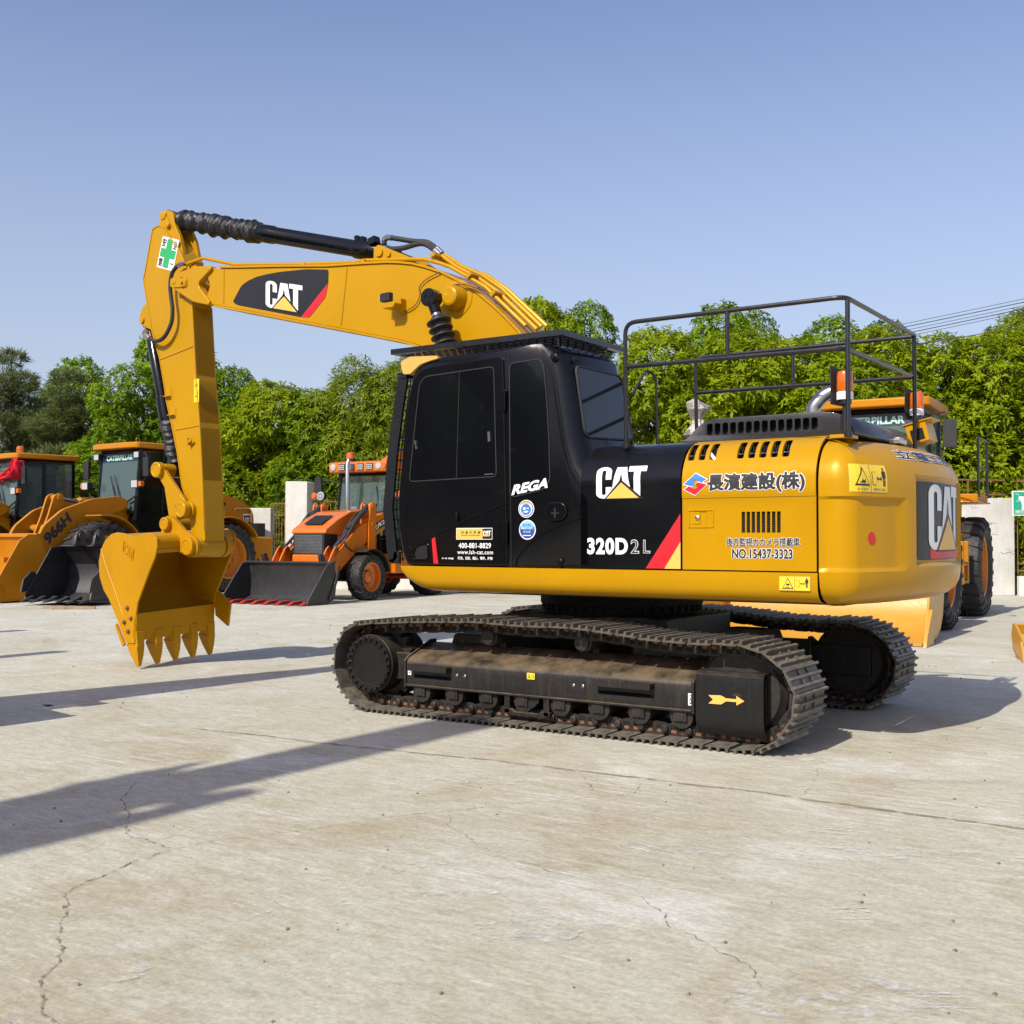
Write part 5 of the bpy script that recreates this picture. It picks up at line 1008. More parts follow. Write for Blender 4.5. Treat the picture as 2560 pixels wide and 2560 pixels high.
m = MB(); m.prism([(5.64, 4.46), (5.56, 4.555), (5.43, 4.50), (5.40, 4.40), (5.42, 4.25), (5.55, 4.2)], .15, .162); m.obox((5.42, .17, 4.50), (.05, .05, .06)); m.obox((5.34, .13, 4.52), (.09, .10, .09)); m.build('pin_plate', 'yellow_paint', ST, bevel=.004)
m = MB()
for p, q2 in (((5.66, 2.69), (5.25, 2.72)), ((5.93, 3.52), (5.36, 3.62))): m.tube([(p[0], .151, p[1]), (q2[0], .151, q2[1])], .009, 6)
m.build('weld_seam', 'yellow_paint', ST)
m = MB(); m.tube(q([(5.43, 4.545), (5.52, 4.54), (5.60, 4.50), (5.65, 4.435), (5.668, 4.305), (5.645, 4.161), (5.625, 4.045), (5.645, 3.897), (5.755, 3.757), (5.895, 3.714), (6.03, 3.765), (6.12, 3.825)], .235), .023, 9); o = m.build('hydraulic_hose', 'rubber', ST)
m = MB(); m.tube([(5.43, .235, 4.545), (5.50, .235, 4.545), (5.54, .235, 4.535)], .026, 9); m.tube([(6.02, .235, 3.76), (6.12, .235, 3.825), (6.135, .2, 3.86)], .028, 9); m.build('hose_fitting', 'steel', o)
for x, z in ((5.80, 3.08), (5.62, 2.86)):
    m = MB(); xx = 5.707 + (z - 2.665) * .335
    m.box(xx - .115, xx - .01, .15, .156, z - .02, z + .085); m.box(xx - .108, xx - .015, .15, .20, z - .005, z + .005); m.build('hose_clip', 'yellow_paint', ST, bevel=.003)
m = MB(); m.box(5.385, 5.395, .15, .21, 2.50, 2.58).obox((5.37, .20, 2.545), (.08, .01, .03), Matrix.Rotation(.6, 3, 'Y')); m.build('hose_clip', 'yellow_paint', ST)
a_ = -.30; ca, sa = math.cos(a_), math.sin(a_)
gs = lambda u, v, l: (6.105 - (u * ca - v * sa) * 1.0, .1515 + l, 4.99 + (u * sa + v * ca) - .0)
def gsm(u, v, l): # sticker turned clockwise on the stick head
    x, z = u - .0, v; return (6.01 - (x * .955 + z * .296), .1515 + l, 4.60 + (z * .955 - x * .296))
gc = [(box2(-.02, .30, -.10, .31), 'white_vinyl', 0), (box2(.085, .195, -.075, .285), 'green_vinyl', 1), (box2(.0, .28, .05, .16), 'green_vinyl', 1)]
gc = [(box2(0, .30, 0, .36), 'white_vinyl', 0), (box2(.10, .20, .015, .345), 'green_vinyl', 1), (box2(.015, .285, .13, .23), 'green_vinyl', 1.2)]
for ch, u0, v0 in (('安', .015, .245), ('全', .215, .245), ('第', .015, .02)): gc.append((fit(text2d(ch, .02), u0, u0 + .072, v0, v0 + .098), 'ink', 2))
gc.append((box2(.222, .278, .07, .082), 'ink', 2))
decal('safety_sticker', gc, gsm, ST)
decal('caution_sticker', [(box2(0, .085, 0, .265), 'warn_yellow', 1), (poly([(.015, .18), (.07, .18), (.042, .235)]), 'ink', 2), (poly([(.024, .187), (.061, .187), (.042, .224)]), 'warn_yellow', 3), (box2(.03, .055, .195, .2), 'ink', 4), (box2(.025, .045, .06, .075), 'ink', 2), (box2(.05, .065, .05, .12), 'ink', 2)], lambda u, v, l: (5.352 - u, .1515 + l, 2.98 + v), ST)
# --- bucket cylinder along the front of the stick
e0 = Vector((6.32, 0, 4.02)); e1 = Vector((5.824, 0, 2.235)); d = (e1 - e0).normalized(); L = (e1 - e0).length
m = MB(); m.cyl((e0.x, -.06, e0.z), (e0.x, .06, e0.z), .08); m.lathe([(.05, .05), (.1, .075), (.95, .075), (.96, .088), (1.22, .092), (1.24, .06)], e0, d, 24); m.cyl((e1.x, -.06, e1.z), (e1.x, .06, e1.z), .08); BC = m.build('bucket_cylinder', 'black_gloss', EX, bevel=.003)
P = []
for i in range(41):
    s = 1.22 + .55 * i / 40; row = []
    for j in range(20): a = 2 * math.pi * j / 20; r = .085 + .008 * math.sin(s * 80 + 2 * math.sin(2 * a)) + .01 * math.sin(s * 24 + 2 * a); row.append(e0 + d * s + (Vector((0, 1, 0)) * math.cos(a) + d.cross(Vector((0, 1, 0))) * math.sin(a)) * r)
    P.append(row + [row[0]])
MB().grid(P).build('rod_sleeve', 'boot_fabric', BC, smooth=50)
m = MB(); [m.prism(soften([(6.18, 4.26), (6.34, 4.17), (6.385, 4.06), (6.34, 3.96), (6.08, 3.86)], .03, 3), y - .02, y + .02) for y in (.08, -.08)]; m.cyl((6.32, -.12, 4.02), (6.32, .12, 4.02), .035); m.build('cylinder_bracket', 'yellow_paint', ST, bevel=.006)
# --- bucket linkage
PA, PB_, PC, PD = Vector((5.824, 0, 2.235)), Vector((5.40, 0, 1.775)), Vector((5.672, 0, 1.62)), Vector((5.29, 0, 1.368))
def bar(p, q, w0, w1, y0, y1):
    d = (q - p).normalized(); s = Vector((-d.z, 0, d.x)); pts = [(p + s * w0 * math.cos(t) - d * w0 * math.sin(t)) for t in [math.pi * i / 10 for i in range(11)]] + [(q - s * w1 * math.cos(t) + d * w1 * math.sin(t)) for t in [math.pi * i / 10 for i in range(11)]]
    return MB().prism([(v.x, v.z) for v in pts], y0, y1)
for s in (1, -1):
    b = bar(PA, PB_, .062, .075, s * .20, s * .245)
    for P_ in (PA, PB_): b.lathe([(0, .088), (.07, .088), (.076, .08), (.0765, .062), (.07, .060), (.0715, .03)], P_ + Vector((0, s * .225, 0)), (0, s, 0), 28)
    b.build('idler_link', 'yellow_paint', EX, bevel=.006)
m = MB()
for s in (1, -1): m.add(*[(lambda t: (t.v, t.f))(bar(PA, PC, .06, .065, s * .115, s * .16))][0])
m.cyl(PA - Vector((0, .2, 0)), PA + Vector((0, .2, 0)), .075); m.cyl(PC - Vector((0, .16, 0)), PC + Vector((0, .16, 0)), .07); m.build('power_link', 'yellow_paint', EX, bevel=.006)
m = MB(); m.cyl(PB_ - Vector((0, .2, 0)), PB_ + Vector((0, .2, 0)), .10, n=28); m.cyl(PD - Vector((0, .17, 0)), PD + Vector((0, .19, 0)), .125, n=32); m.build('stick_boss', 'yellow_paint', ST, bevel=.01)
# --- bucket; its far side sits a little higher
sh = lambda p: Vector((p.x, p.y, p.z - .05 * (p.y - .57)))
BK = MB(); BK.tr = sh
bo = [(5.45, 1.449), (5.50, 1.497), (5.583, 1.517), (5.696, 1.508), (5.809, 1.481), (5.924, 1.49), (6.026, 1.513), (6.144, 1.523), (6.247, 1.504), (6.35, 1.439), (6.424, 1.335), (6.468, 1.192), (6.45, 1.022), (6.373, 0.864), (6.282, .772), (6.102, .508), (5.965, .29), (5.822, .285), (5.808, .566), (5.772, .741), (5.68, .91), (5.579, 1.093), (5.483, 1.249), (5.445, 1.367)]
for y0, y1 in ((.545, .57), (-.57, -.545)): BK.prism(bo, y0, y1)
wr = [(5.825, .325), (5.965, .335), (6.10, .525), (6.27, .785), (6.36, .87), (6.435, 1.03), (6.45, 1.19), (6.408, 1.325), (6.34, 1.422), (6.24, 1.485), (6.144, 1.502), (6.026, 1.494), (5.924, 1.473), (5.809, 1.465), (5.68, 1.49)]
BK.ribbon(wr, -.55, .55, .022)
ctr = Vector((5.565, 1.40)); tb = [(ctr.x + .105 * math.cos(t), ctr.y + .105 * math.sin(t)) for t in [2 * math.pi * i / 24 for i in range(24)]]; BK.prism(tb, -.56, .56)
BK.prism([(5.70, 1.50), (5.66, 1.36), (5.52, 1.285), (5.47, 1.33), (5.60, 1.46)], -.55, .55)
B_ = BK.build('bucket', 'bucket_paint', EX, smooth=30, bevel=.006)
def bk(): m = MB(); m.tr = sh; return m
m = bk(); m.prism([(5.795, .62), (5.825, .62), (5.855, .315), (5.815, .315)], -.56, .56); m.build('lip_plate', 'bucket_paint', B_, bevel=.004)
for s in (1, -1):
    e = [(5.47, 1.30), (5.36, 1.285)] + arc(PD.x, PD.z + (-.028), .115, 300, 130, 8)[0:0] + [(PD.x + .125 * math.cos(rad(t)), PD.z + .125 * math.sin(rad(t))) for t in range(290, 120, -15)] + [(5.40, 1.55), (5.58, 1.69)] + [(PC.x + .09 * math.cos(rad(t)), PC.z + .09 * math.sin(rad(t))) for t in range(135, -20, -20)] + [(5.80, 1.48)]
    m = MB(); m.prism(e, s * .195, s * .245)
    for P_, r in ((PD, .10), (PC, .075)): m.lathe([(0, r), (.06, r), (.066, r * .9), (.0665, r * .68), (.06, r * .66), (.062, r * .3)], P_ + Vector((0, s * .24, 0)), (0, s, 0), 28)
    m.build('bucket_ear', 'bucket_paint', B_, bevel=.005)
m = bk()
for y0 in (.5705,): m.tube([(6.425, y0, 1.335), (6.30, y0, 1.09), (6.16, y0, .86), (6.02, y0, .60)], .006, 5)
m.build('weld_seam', 'pale_yellow', B_)
for i in range(5):
    y = .506 - i * .254; m = bk()
    m.add([(5.80, y - .055, .42), (5.80, y + .055, .42), (5.86, y - .055, .42), (5.86, y + .055, .42), (5.785, y - .048, .25), (5.785, y + .048, .25), (5.975, y - .048, .265), (5.975, y + .048, .265)], [(0, 1, 3, 2), (4, 6, 7, 5), (0, 2, 6, 4), (1, 5, 7, 3), (0, 4, 5, 1), (2, 3, 7, 6)])
    T = m.build('tooth_adapter', 'bucket_paint', B_, bevel=.008)
    m = bk(); zt = -.012 if i == 0 else .0
    m.add([(5.79, y - .054, .255), (5.79, y + .054, .255), (5.975, y - .054, .265), (5.975, y + .054, .265), (5.79, y - .042, .15), (5.79, y + .042, .15), (5.915, y - .042, .15), (5.915, y + .042, .15), (5.80, y - .020, .028), (5.80, y + .020, .028), (5.84, y - .018, .02), (5.84, y + .018, .02)],
          [(0, 1, 3, 2), (0, 4, 5, 1), (1, 5, 7, 3), (3, 7, 6, 2), (2, 6, 4, 0), (4, 8, 9, 5), (5, 9, 11, 7), (7, 11, 10, 6), (6, 10, 8, 4), (8, 10, 11, 9)]); m.build('tooth_tip', 'bucket_paint', T, bevel=.007)
for s in (1, -1):
    m = bk(); yy = sorted((s * .57, s * .605))
    if s > 0: m.prism([(6.105, .50), (6.118, .47), (5.985, .25), (5.955, .275)], *yy); m.prism([(5.985, .62), (5.83, .36), (5.815, .56)], .5705, .576)
    else: m.prism([(5.84, .80), (5.70, .74), (5.55, .62), (5.59, .36), (5.80, .48)], *yy)
    C_ = m.build('side_cutter', 'bucket_paint', B_, bevel=.006)
    m = bk()
    for x, z in ((5.94, .68), (5.87, .565), (5.99, .52), (5.92, .42)): m.lathe([(0, .026), (.012, .026), (.03, .014)], (x, s * .572 if s > 0 else -.545, z), (0, 1, 0), 6)
    m.build('bolt', 'rust_bar' if s > 0 else 'bucket_paint', C_)
m = bk(); fr_ = [(6.0, 1.40), (5.845, 1.33), (5.875, 1.21), (6.03, 1.29)]
tx = text2d('CAT', .02); tt = fit(tx, 0, 1, 0, 1)
bl = lambda u, v: (6.015 - u * .155 - v * .02, 1.305 + v * .105 - u * .085)
decal('cast_mark', [(([bl(u, v) for u, v in tt[0]], tt[1]), 'bucket_paint', 3)], lambda u, v, l: tuple(sh(Vector((u, .571 + l * 1.0, v)))), B_)
m.ribbon([bl(-.08, -.12), bl(-.08, 1.15), bl(1.05, 1.15), bl(1.05, -.1)], .5695, .579, .006, closed=True); m.build('cast_frame', 'bucket_paint', B_)
# ------------------------------------------------------------------ wheels
def tyre_mesh(r, w, lugs, depth, style='bar'):
    m = MB(); m.lathe([(-w * .42, r * .62), (-w * .5, r * .72), (-w * .5, r * .86), (-w * .44, r * .94), (-w * .3, r * .965), (w * .3, r * .965), (w * .44, r * .94), (w * .5, r * .86), (w * .5, r * .72), (w * .42, r * .62)], (0, 0, 0), (0, 1, 0), 48, cap=False)
    for i in range(lugs):
        for s in (-1, 1):
            a = 2 * math.pi * (i + (.5 if s > 0 else 0)) / lugs; lw = 2 * math.pi * r / lugs * .30
            # a block that sweeps from the centre line to the shoulder
            pts = []
            for t, (yy, rr, sh_) in enumerate(((.03, r, 0), (.24, r, .35), (.43, r * .985, .75), (.515, r * .90, .85), (.50, r * .80, .85))):
                for q in (-1, 1):
                    for rr2 in (rr - depth, rr):
                        an = a + (q * lw * .5 + sh_ * lw * 1.0) / r; pts.append((rr2 * math.sin(an), s * yy * w, rr2 * math.cos(an)))
            fs = []
            for t in range(4):
                o = t * 4; fs += [(o + 1, o + 3, o + 7, o + 5), (o, o + 1, o + 5, o + 4), (o + 3, o + 2, o + 6, o + 7)]
            fs += [(0, 2, 3, 1), (16, 17, 19, 18)]; m.add(pts, fs)
    return m.mesh('tyre', ['rubber'], 30)
def rim_mesh(r, w, mt):
    m = MB(); R = r * .62
    m.lathe([(-w * .40, R * 1.0), (-w * .42, R * 1.03), (-w * .40, R * .93), (-w * .1, R * .9), (.0, R * .55), (w * .02, R * .5), (w * .12, R * .9), (w * .40, R * .93), (w * .42, R * 1.03), (w * .40, R * 1.0)], (0, 0, 0), (0, 1, 0), 40, cap=False)
    for s in (-1, 1): m.lathe([(0, R * .42), (w * .14, R * .40), (w * .2, R * .22)], (0, s * w * .02, 0), (0, s, 0), 20)
    for i in range(10): a = i * math.pi / 5; [m.cyl((R * .58 * math.sin(a), s * w * .02, R * .58 * math.cos(a)), (R * .58 * math.sin(a), s * w * .10, R * .58 * math.cos(a)), R * .045, n=6) for s in (-1, 1)]
    return m.mesh('wheel', [mt], 30)
def wheel(root, x, y, z, meshes, spin=0):
    o = link('wheel', meshes[0], root); o.location = (x, y, z); o.rotation_euler = (0, spin, 0); t = link('tyre', meshes[1], o); return o
LW = (rim_mesh(.86, .66, 'rim_orange'), tyre_mesh(.86, .66, 22, .05)); 
# ------------------------------------------------------------------ wheel loaders (x forward, origin under the articulation)
def lamp(root, x, y, z, s=.11, mt='clear_lens', d=(1, 0, 0), body='rubber'):
    d = Vector(d).normalized(); m = MB(); R = d.to_track_quat('X', 'Z').to_matrix(); m.obox((x, y, z), (s * .7, s * 1.3, s), R); o = m.build('headlight', body, root, bevel=s * .08)
    MB().obox(Vector((x, y, z)) + d * s * .36, (s * .06, s * 1.15, s * .85), R).build('lens', mt, o); return o
def loader_bucket(w, prof, lipx, th=.035):
    """prof: back/bottom outline in (x, z) from the top rear to the lip"""
    m = MB(); m.ribbon(prof, -w / 2, w / 2, -th)
    top = prof[0]; sp = prof + [(prof[-1][0] - .08, prof[-1][1] + .12), (top[0] + .42, top[1] - .12), (top[0] + .22, top[1])]
    for s in (-1, 1): m.prism(sp, *sorted((s * w / 2, s * (w / 2 - .035))))
    return m
def loader(label, loc, rz, sc, paint, extras, bdz=0):
    t = thing('wheel_loader', label, 'wheel loader', loc, rz, 'yellow wheel loaders in the yard', sc)
    for x, y, sp in ((1.72, 1.1, .1), (1.72, -1.1, .2), (-1.72, 1.1, .05), (-1.72, -1.1, .3)): wheel(t, x, y, .86, LW, sp)
    m = MB(); m.box(-3.0, -.2, -.5, .5, .7, 1.3).box(.2, 2.1, -.48, .48, .65, 1.35).box(-.3, .3, -.25, .25, .6, 1.2).cyl((1.72, -1.0, .86), (1.72, 1.0, .86), .16).cyl((-1.72, -1.0, .86), (-1.72, 1.0, .86), .16); m.build('chassis', 'under_black', t, bevel=.02)
    hp_ = soften([(-1.0, 1.3), (-1.0, 2.48), (-2.0, 2.46), (-2.65, 2.30), (-2.98, 2.0), (-3.02, 1.3)], .1, 4)
    H = MB().prism(hp_, -.80, .80).build('engine_hood', paint, t, bevel=.05, seg=3)
    [MB().prism(rrect(-2.05, -1.45, 1.75, 2.25, .05), *sorted((s * .80, s * .806))).build('grille', 'dark_void', H) for s in (1, -1)]; MB().box(-3.03, -3.02, -.6, .6, 1.4, 1.95).build('grille', 'dark_void', H)
    m = MB(); m.tube([(-2.85, .82, 1.45), (-2.85, .84, 2.05), (-2.78, .84, 2.10), (-2.35, .84, 2.10), (-2.3, .84, 2.05)], .022, 7); m.build('grab_rail', 'pale_yellow', H)
    decal('logo_plate', [(box2(0, .26, 0, .34), 'white_vinyl', 0), (box2(.02, .24, .08, .30), 'black_vinyl', 1)] + tri_logo(.05, .21, .13, .25, layer=2), lambda u, v, l: (-2.62 - u, .80 + l * 2, 1.62 + v), H)
    m = MB(); m.prism(soften([(-3.25, .75), (-3.3, 1.35), (-2.5, 1.38), (-2.5, .75)], .06, 3), -1.2, 1.2); m.build('counterweight', paint, t, bevel=.04)
    m = MB(); m.box(-3.1, -2.75, 1.2, 1.24, .45, .5).box(-3.1, -3.06, 1.2, 1.24, .45, .8).box(-2.79, -2.75, 1.2, 1.24, .45, .8); m.box(-3.05, -2.8, .85, 1.15, 1.38, 1.72); m.build('step', 'black_matt', t)
    for y0, y1 in ((.80, 1.42), (-1.42, -.80)):
        if 'rail' in extras: continue
        m = MB(); m.ribbon(arc(-1.72, .86, 1.02, 15, 150, 12), y0, y1, .03); m.build('fender', paint, t, bevel=.006)
        m = MB(); m.ribbon(([(1.9, 1.86)] + arc(1.72, .86, 1.0, 95, 165, 10))[::-1], y0 - (0 if y0 > 0 else 0), y1, -.03); m.build('fender', paint, t, bevel=.006)
    m = MB(); m.box(-1.15, .35, -1.15, 1.15, 1.30, 1.42); m.box(-.6, -.5, 1.0, 1.3, .6, 1.3).box(-.1, 0, 1.0, 1.3, .6, 1.3)
    for z in (.62, .9): m.box(-.6, 0, 1.05, 1.3, z, z + .04)
    m.build('platform', paint, t, bevel=.015)
    # cab: posts, panes, roof
    m = MB(); m.prism([(-1.05, 1.42), (-1.05, 1.95), (.48, 1.95), (.58, 1.75), (.42, 1.42)], -.78, .78)
    fx = lambda z: .58 - (z - 1.75) * .09
    for y in (.76, -.76):
        for x0, z0, x1, z1 in ((.58, 1.75, fx(3.48), 3.48), (-.18, 1.9, -.2, 3.48), (-1.03, 1.9, -1.02, 3.48)): m.tube([(x0, y, z0), (x1, y, z1)], .045, 6)
        m.tube([(fx(3.4), y, 3.42), (-1.02, y, 3.42)], .05, 6)
    for x, z in ((fx(3.4), 3.42), (-1.02, 3.42), (.55, 1.95)): m.tube([(x, -.76, z), (x, .76, z)], .05, 6)
    m.box(-.75, -.25, -.3, .3, 1.95, 2.5); m.box(-.8, -.68, -.28, .28, 2.4, 3.1); m.tube([(.1, 0, 1.95), (.25, 0, 2.5)], .04, 7); m.tube([(.25 + .18 * math.sin(a) * .3, .18 * math.cos(a), 2.52 + .18 * math.sin(a)) for a in [i * .628 for i in range(11)]], .014, 5)
    CB_ = m.build('cab', 'black_gloss', t, bevel=.006)
    wsh = MB(); wsh.add([(fx(1.97), -.74, 1.97), (fx(1.97), .74, 1.97), (fx(3.40), .74, 3.40), (fx(3.40), -.74, 3.40), (fx(1.97) + .008, -.74, 1.97), (fx(1.97) + .008, .74, 1.97), (fx(3.40) + .008, .74, 3.40), (fx(3.40) + .008, -.74, 3.40)], [(0, 1, 2, 3), (7, 6, 5, 4), (0, 4, 5, 1), (1, 5, 6, 2), (2, 6, 7, 3), (3, 7, 4, 0)])
    W = wsh.build('windshield', 'tint_glass', CB_, smooth=0)
    if 'name' in extras: decal('visor_lettering', [(box2(-.70, .70, 3.17, 3.37), 'navy_dark', 0), (fit(text2d('CATERPILLAR', .04), -.56, .50, 3.20, 3.33), 'mint', 1)], lambda u, v, l: (fx(v) + .009 + l * 2, u, v), W)
    for y in (.76, -.76):
        m = MB(); q_ = sorted((y, y * .99)); m.box(-1.0, -.22, q_[0], q_[1], 2.0, 3.38); m.add([(-.15, y, 1.97), (fx(1.97) - .05, y, 1.97), (fx(3.38) - .05, y, 3.38), (-.15, y, 3.38)], [(0, 1, 2, 3)]); m.build('side_window', 'tint_glass' if 'clear' in extras else 'dark_glass', CB_, smooth=0)
    m = MB()
    for y0 in (.30, .12): m.tube([(fx(2.0) + .03, y0 + .05, 2.0), (fx(2.7) + .03, y0 - .32, 2.62)], .010, 5); m.obox((fx(2.55) + .03, y0 - .30, 2.55), (.012, .015, .62), Matrix.Rotation(.35, 3, 'X'))
    m.build('wiper', 'rubber', CB_)
    RF = MB().prism(soften([(-1.15, -.92), (.62, -.92), (.72, -.6), (.72, .6), (.62, .92), (-1.15, .92)], .08, 3), 3.46, 3.60, 'z').build('cab_roof', paint, t, bevel=.03, seg=3)
    m = MB()
    for x, y in ((.5, .75), (.5, -.75), (-.95, .75)): m.tube([(x + .05 * math.cos(a), y, 3.65 + .05 * math.sin(a)) for a in [i * .628 for i in range(11)]], .012, 6)
    m.build('lifting_eye', paint, RF)
    for y in (() if 'rail' in extras else (.72, -.72)): lamp(CB_, fx(3.3) + .09, y * 1.12, 3.30, .15)
    for s in (1, -1):
        m = MB(); m.tube([(fx(3.3), s * .8, 3.32), (fx(3.3) + .12, s * 1.12, 3.34), (fx(3.3) + .12, s * 1.2, 3.2)], .014, 6); m.tube([(fx(2.4), s * .8, 2.5), (fx(3.3) + .12, s * 1.18, 2.78)], .012, 6); m.obox((fx(3.1) + .12, s * 1.2, 3.0), (.06, .2, .44)); M_ = m.build('mirror', 'rubber', CB_, bevel=.02)
        MB().obox((fx(3.1) + .085, s * 1.2, 3.0), (.004, .17, .40)).build('mirror_pane', 'mirror_glass', M_)
    # front frame, arms, bucket
    m = MB(); [m.prism(soften([(.35, 1.2), (.45, 2.15), (.75, 2.32), (1.0, 2.2), (1.75, 1.35), (1.75, 1.0)], .06, 3), y - .03, y + .03) for y in (.42, -.42)]; m.cyl((.8, -.62, 2.12), (.8, .62, 2.12), .09); m.cyl((.72, -.42, 1.6), (.72, .42, 1.6), .08); m.build('loader_tower', paint, t, bevel=.01)
    for s in (1, -1):
        a = soften([(.68, 2.22), (.90, 2.32), (1.6, 2.24), (2.35, 1.98), (2.80, 1.62), (3.05, 1.15), (3.24, .64), (3.26, .47), (3.2, .36), (3.08, .42), (2.75, .84), (2.25, 1.30), (1.8, 1.60), (1.2, 1.84), (.72, 2.04)], .1, 4)
        o = MB().prism(a, s * .54, s * .64).build('lift_arm', paint, t, bevel=.012)
        if s > 0: decal('model_lettering', [(fit(text2d('966H', .05), 0, .80, 0, .27), 'ink', 1)], lambda u, v, l: (2.70 - u * .72 + v * .50, .642 + l * 2, 1.17 + u * .69 + v * .82), o)
        m = MB(); m.cyl((1.1, s * .40, 1.15), (2.05, s * .44, 1.45), .075); m.cyl((2.05, s * .44, 1.45), (2.5, s * .46, 1.52), .04, mi=1); m.build('lift_cylinder', [paint, 'rod_steel'], t)
    m = MB(); m.cyl((2.35, -.6, 1.55), (2.35, .6, 1.55), .10); m.build('cross_tube', paint, t)
    m = MB(); [m.prism(soften([(2.0, 2.25), (2.12, 2.38), (2.28, 2.30), (2.42, 1.85), (2.62, 1.35), (2.95, .92), (2.9, .78), (2.75, .8), (2.3, 1.3), (2.18, 1.75)], .07, 3), y - .03, y + .03) for y in (.14, -.14)]; m.cyl((2.13, -.2, 2.26), (2.13, .2, 2.26), .075); m.cyl((2.85, -.17, .86), (2.85, .17, .86), .07); m.box(2.85, 3.4, -.06, .06, .80, .92); m.build('tilt_lever', paint, t, bevel=.008)
    m = MB(); m.cyl((.75, 0, 2.05), (1.5, 0, 2.16), .105); m.cyl((1.5, 0, 2.16), (1.56, 0, 2.17), .12); m.cyl((1.5, 0, 2.16), (2.12, 0, 2.26), .05, mi=1); m.build('tilt_cylinder', [paint, 'rod_steel'], t)
    m = MB(); m.tube(smooth_path([(.9, .2, 2.15), (1.2, .25, 2.0), (1.5, .22, 2.1), (1.6, .14, 2.2)], 5), .025, 7); m.tube(smooth_path([(.8, .3, 1.95), (1.3, .3, 1.75), (1.7, .3, 1.8), (1.9, .2, 1.9)], 5), .025, 7); m.build('hydraulic_hose', 'rubber', t)
    bp = [(3.45, 1.42), (3.42, 1.30), (3.28, .95), (3.26, .62), (3.36, .34), (3.56, .16), (3.85, .08), (4.62, .03)]
    Bm = loader_bucket(3.06, bp, 4.6); Bm.box(3.42, 3.5, -1.53, 1.53, 1.36, 1.44)
    for y in (.60, -.60): Bm.prism(soften([(3.12, .3), (3.30, .35), (3.26, .85), (3.1, .95), (3.0, .5)], .05, 3), y - .12, y + .12)
    if bdz: Bm.v = [(x, y, z + bdz * (x - 3.0)) for x, y, z in Bm.v]
    BK_ = Bm.build('bucket', 'dozer_yellow' if 'pale' in extras else paint, t, smooth=30, bevel=.01)
    m = MB(); m.box(4.35, 4.70, -1.5, 1.5, .005, .04); m.build('cutting_edge', 'dozer_yellow' if 'pale' in extras else paint, BK_, bevel=.006)
    for s in (1, -1): m = MB(); m.prism([(4.30, .0), (4.80, .0), (4.74, .12), (4.36, .45), (4.28, .3)], *sorted((s * 1.53, s * 1.575))); m.build('corner_bit', 'dozer_yellow' if 'pale' in extras else paint, BK_, bevel=.006)
    for s in (() if 'rail' in extras else (1, -1)):
        m = MB(); m.tube([(.62, s * .52, 2.2), (.64, s * .95, 2.35), (.66, s * 1.0, 2.52)], .022, 6); o = m.build('lamp_stalk', 'rubber', t); lamp(o, .70, s * 1.0, 2.60, .19); m = MB(); m.obox((.70, s * 1.17, 2.60), (.1, .12, .12)); m.build('turn_lamp', 'amber_lens', o, bevel=.015)
    if 'rail' in extras:
        m = MB(); m.tube([(-1.15, 1.38, 2.05), (-1.15, 1.38, 3.02), (-1.2, 1.38, 3.06), (-2.15, 1.38, 3.06), (-2.2, 1.38, 3.02), (-2.2, 1.38, 2.05)], .026, 7); m.tube([(-1.15, 1.38, 2.55), (-2.2, 1.38, 2.55)], .02, 7); m.build('handrail', 'rail_black', t); m = MB(); m.box(-2.25, -1.05, .82, 1.38, 1.98, 2.10); m.box(-2.3, -1.0, .82, 1.42, 1.95, 1.98); m.build('side_platform', paint, t, bevel=.015)
    return t, RF, CB_
LA = loader('yellow wheel loader lettered 966H behind the raised stick', gnd(-9.95, 30.2), heading(-.60, -.80), 1.09, 'loader_yellow', ('name',))
LB = loader('wheel loader at the far left with a red ribbon and beacon', gnd(-13.75, 32.0), heading(-.64, -.77), 1.05, 'loader_yellow', ('clear',))
# its red ribbon and roof beacon
t, RF, CBn = LB
MB().lathe([(0, .11), (.03, .12), (.05, .10), (.2, .085), (.22, .05)], (.25, .35, 3.60), (0, 0, 1), 18).build('beacon', 'amber_lens', RF)
rbm = MB(); rr = random.Random(3); L = []
for i in range(41):
    u = i / 40; y = .95 - 1.9 * u; L.append((.66 + .05 * math.sin(u * 9), y, 3.38 - .42 * math.sin(math.pi * u) ** .8 + .02 * math.sin(u * 31)))
P = []
for k in range(7):
    P.append([(x + .05 * math.sin(k * 2 + i * .9), y + .01 * math.sin(k * 3 + i), z + (k - 3) * .026 * (1 + .5 * math.sin(i * .5)) + .012 * math.sin(i * 1.7 + k)) for i, (x, y, z) in enumerate(L)])
rbm.grid(P)
for y0 in (.97, -.97):
    P = [[(.5 + .07 * math.sin(k + i * .6), y0 + .03 * math.sin(i * .8 + k * 1.3), 3.4 - i * .055) for i in range(10)] for k in range(-2, 3)]; rbm.grid([[(x + .04 * kk * (1 + .25 * i), y, z) for i, (x, y, z) in enumerate(row)] for kk, row in enumerate(P)])
o = rbm.build('ribbon', 'red_cloth', None, smooth=60); sd_ = o.modifiers.new('solid', 'SOLIDIFY'); sd_.thickness = .012
o.matrix_world = Matrix.Translation(t.location) @ Matrix.Rotation(t.rotation_euler.z, 4, 'Z') @ Matrix.Scale(1.05, 4)
tag(o, 'red cloth ribbon draped across the windscreen of the far left loader', 'ribbon')
LC = loader('yellow wheel loader facing us behind the excavator at right', gnd(6.62, 20.5), heading(-.50, -.866), 1.08, 'loader_yellow', ('name', 'clear', 'pale', 'rail'))
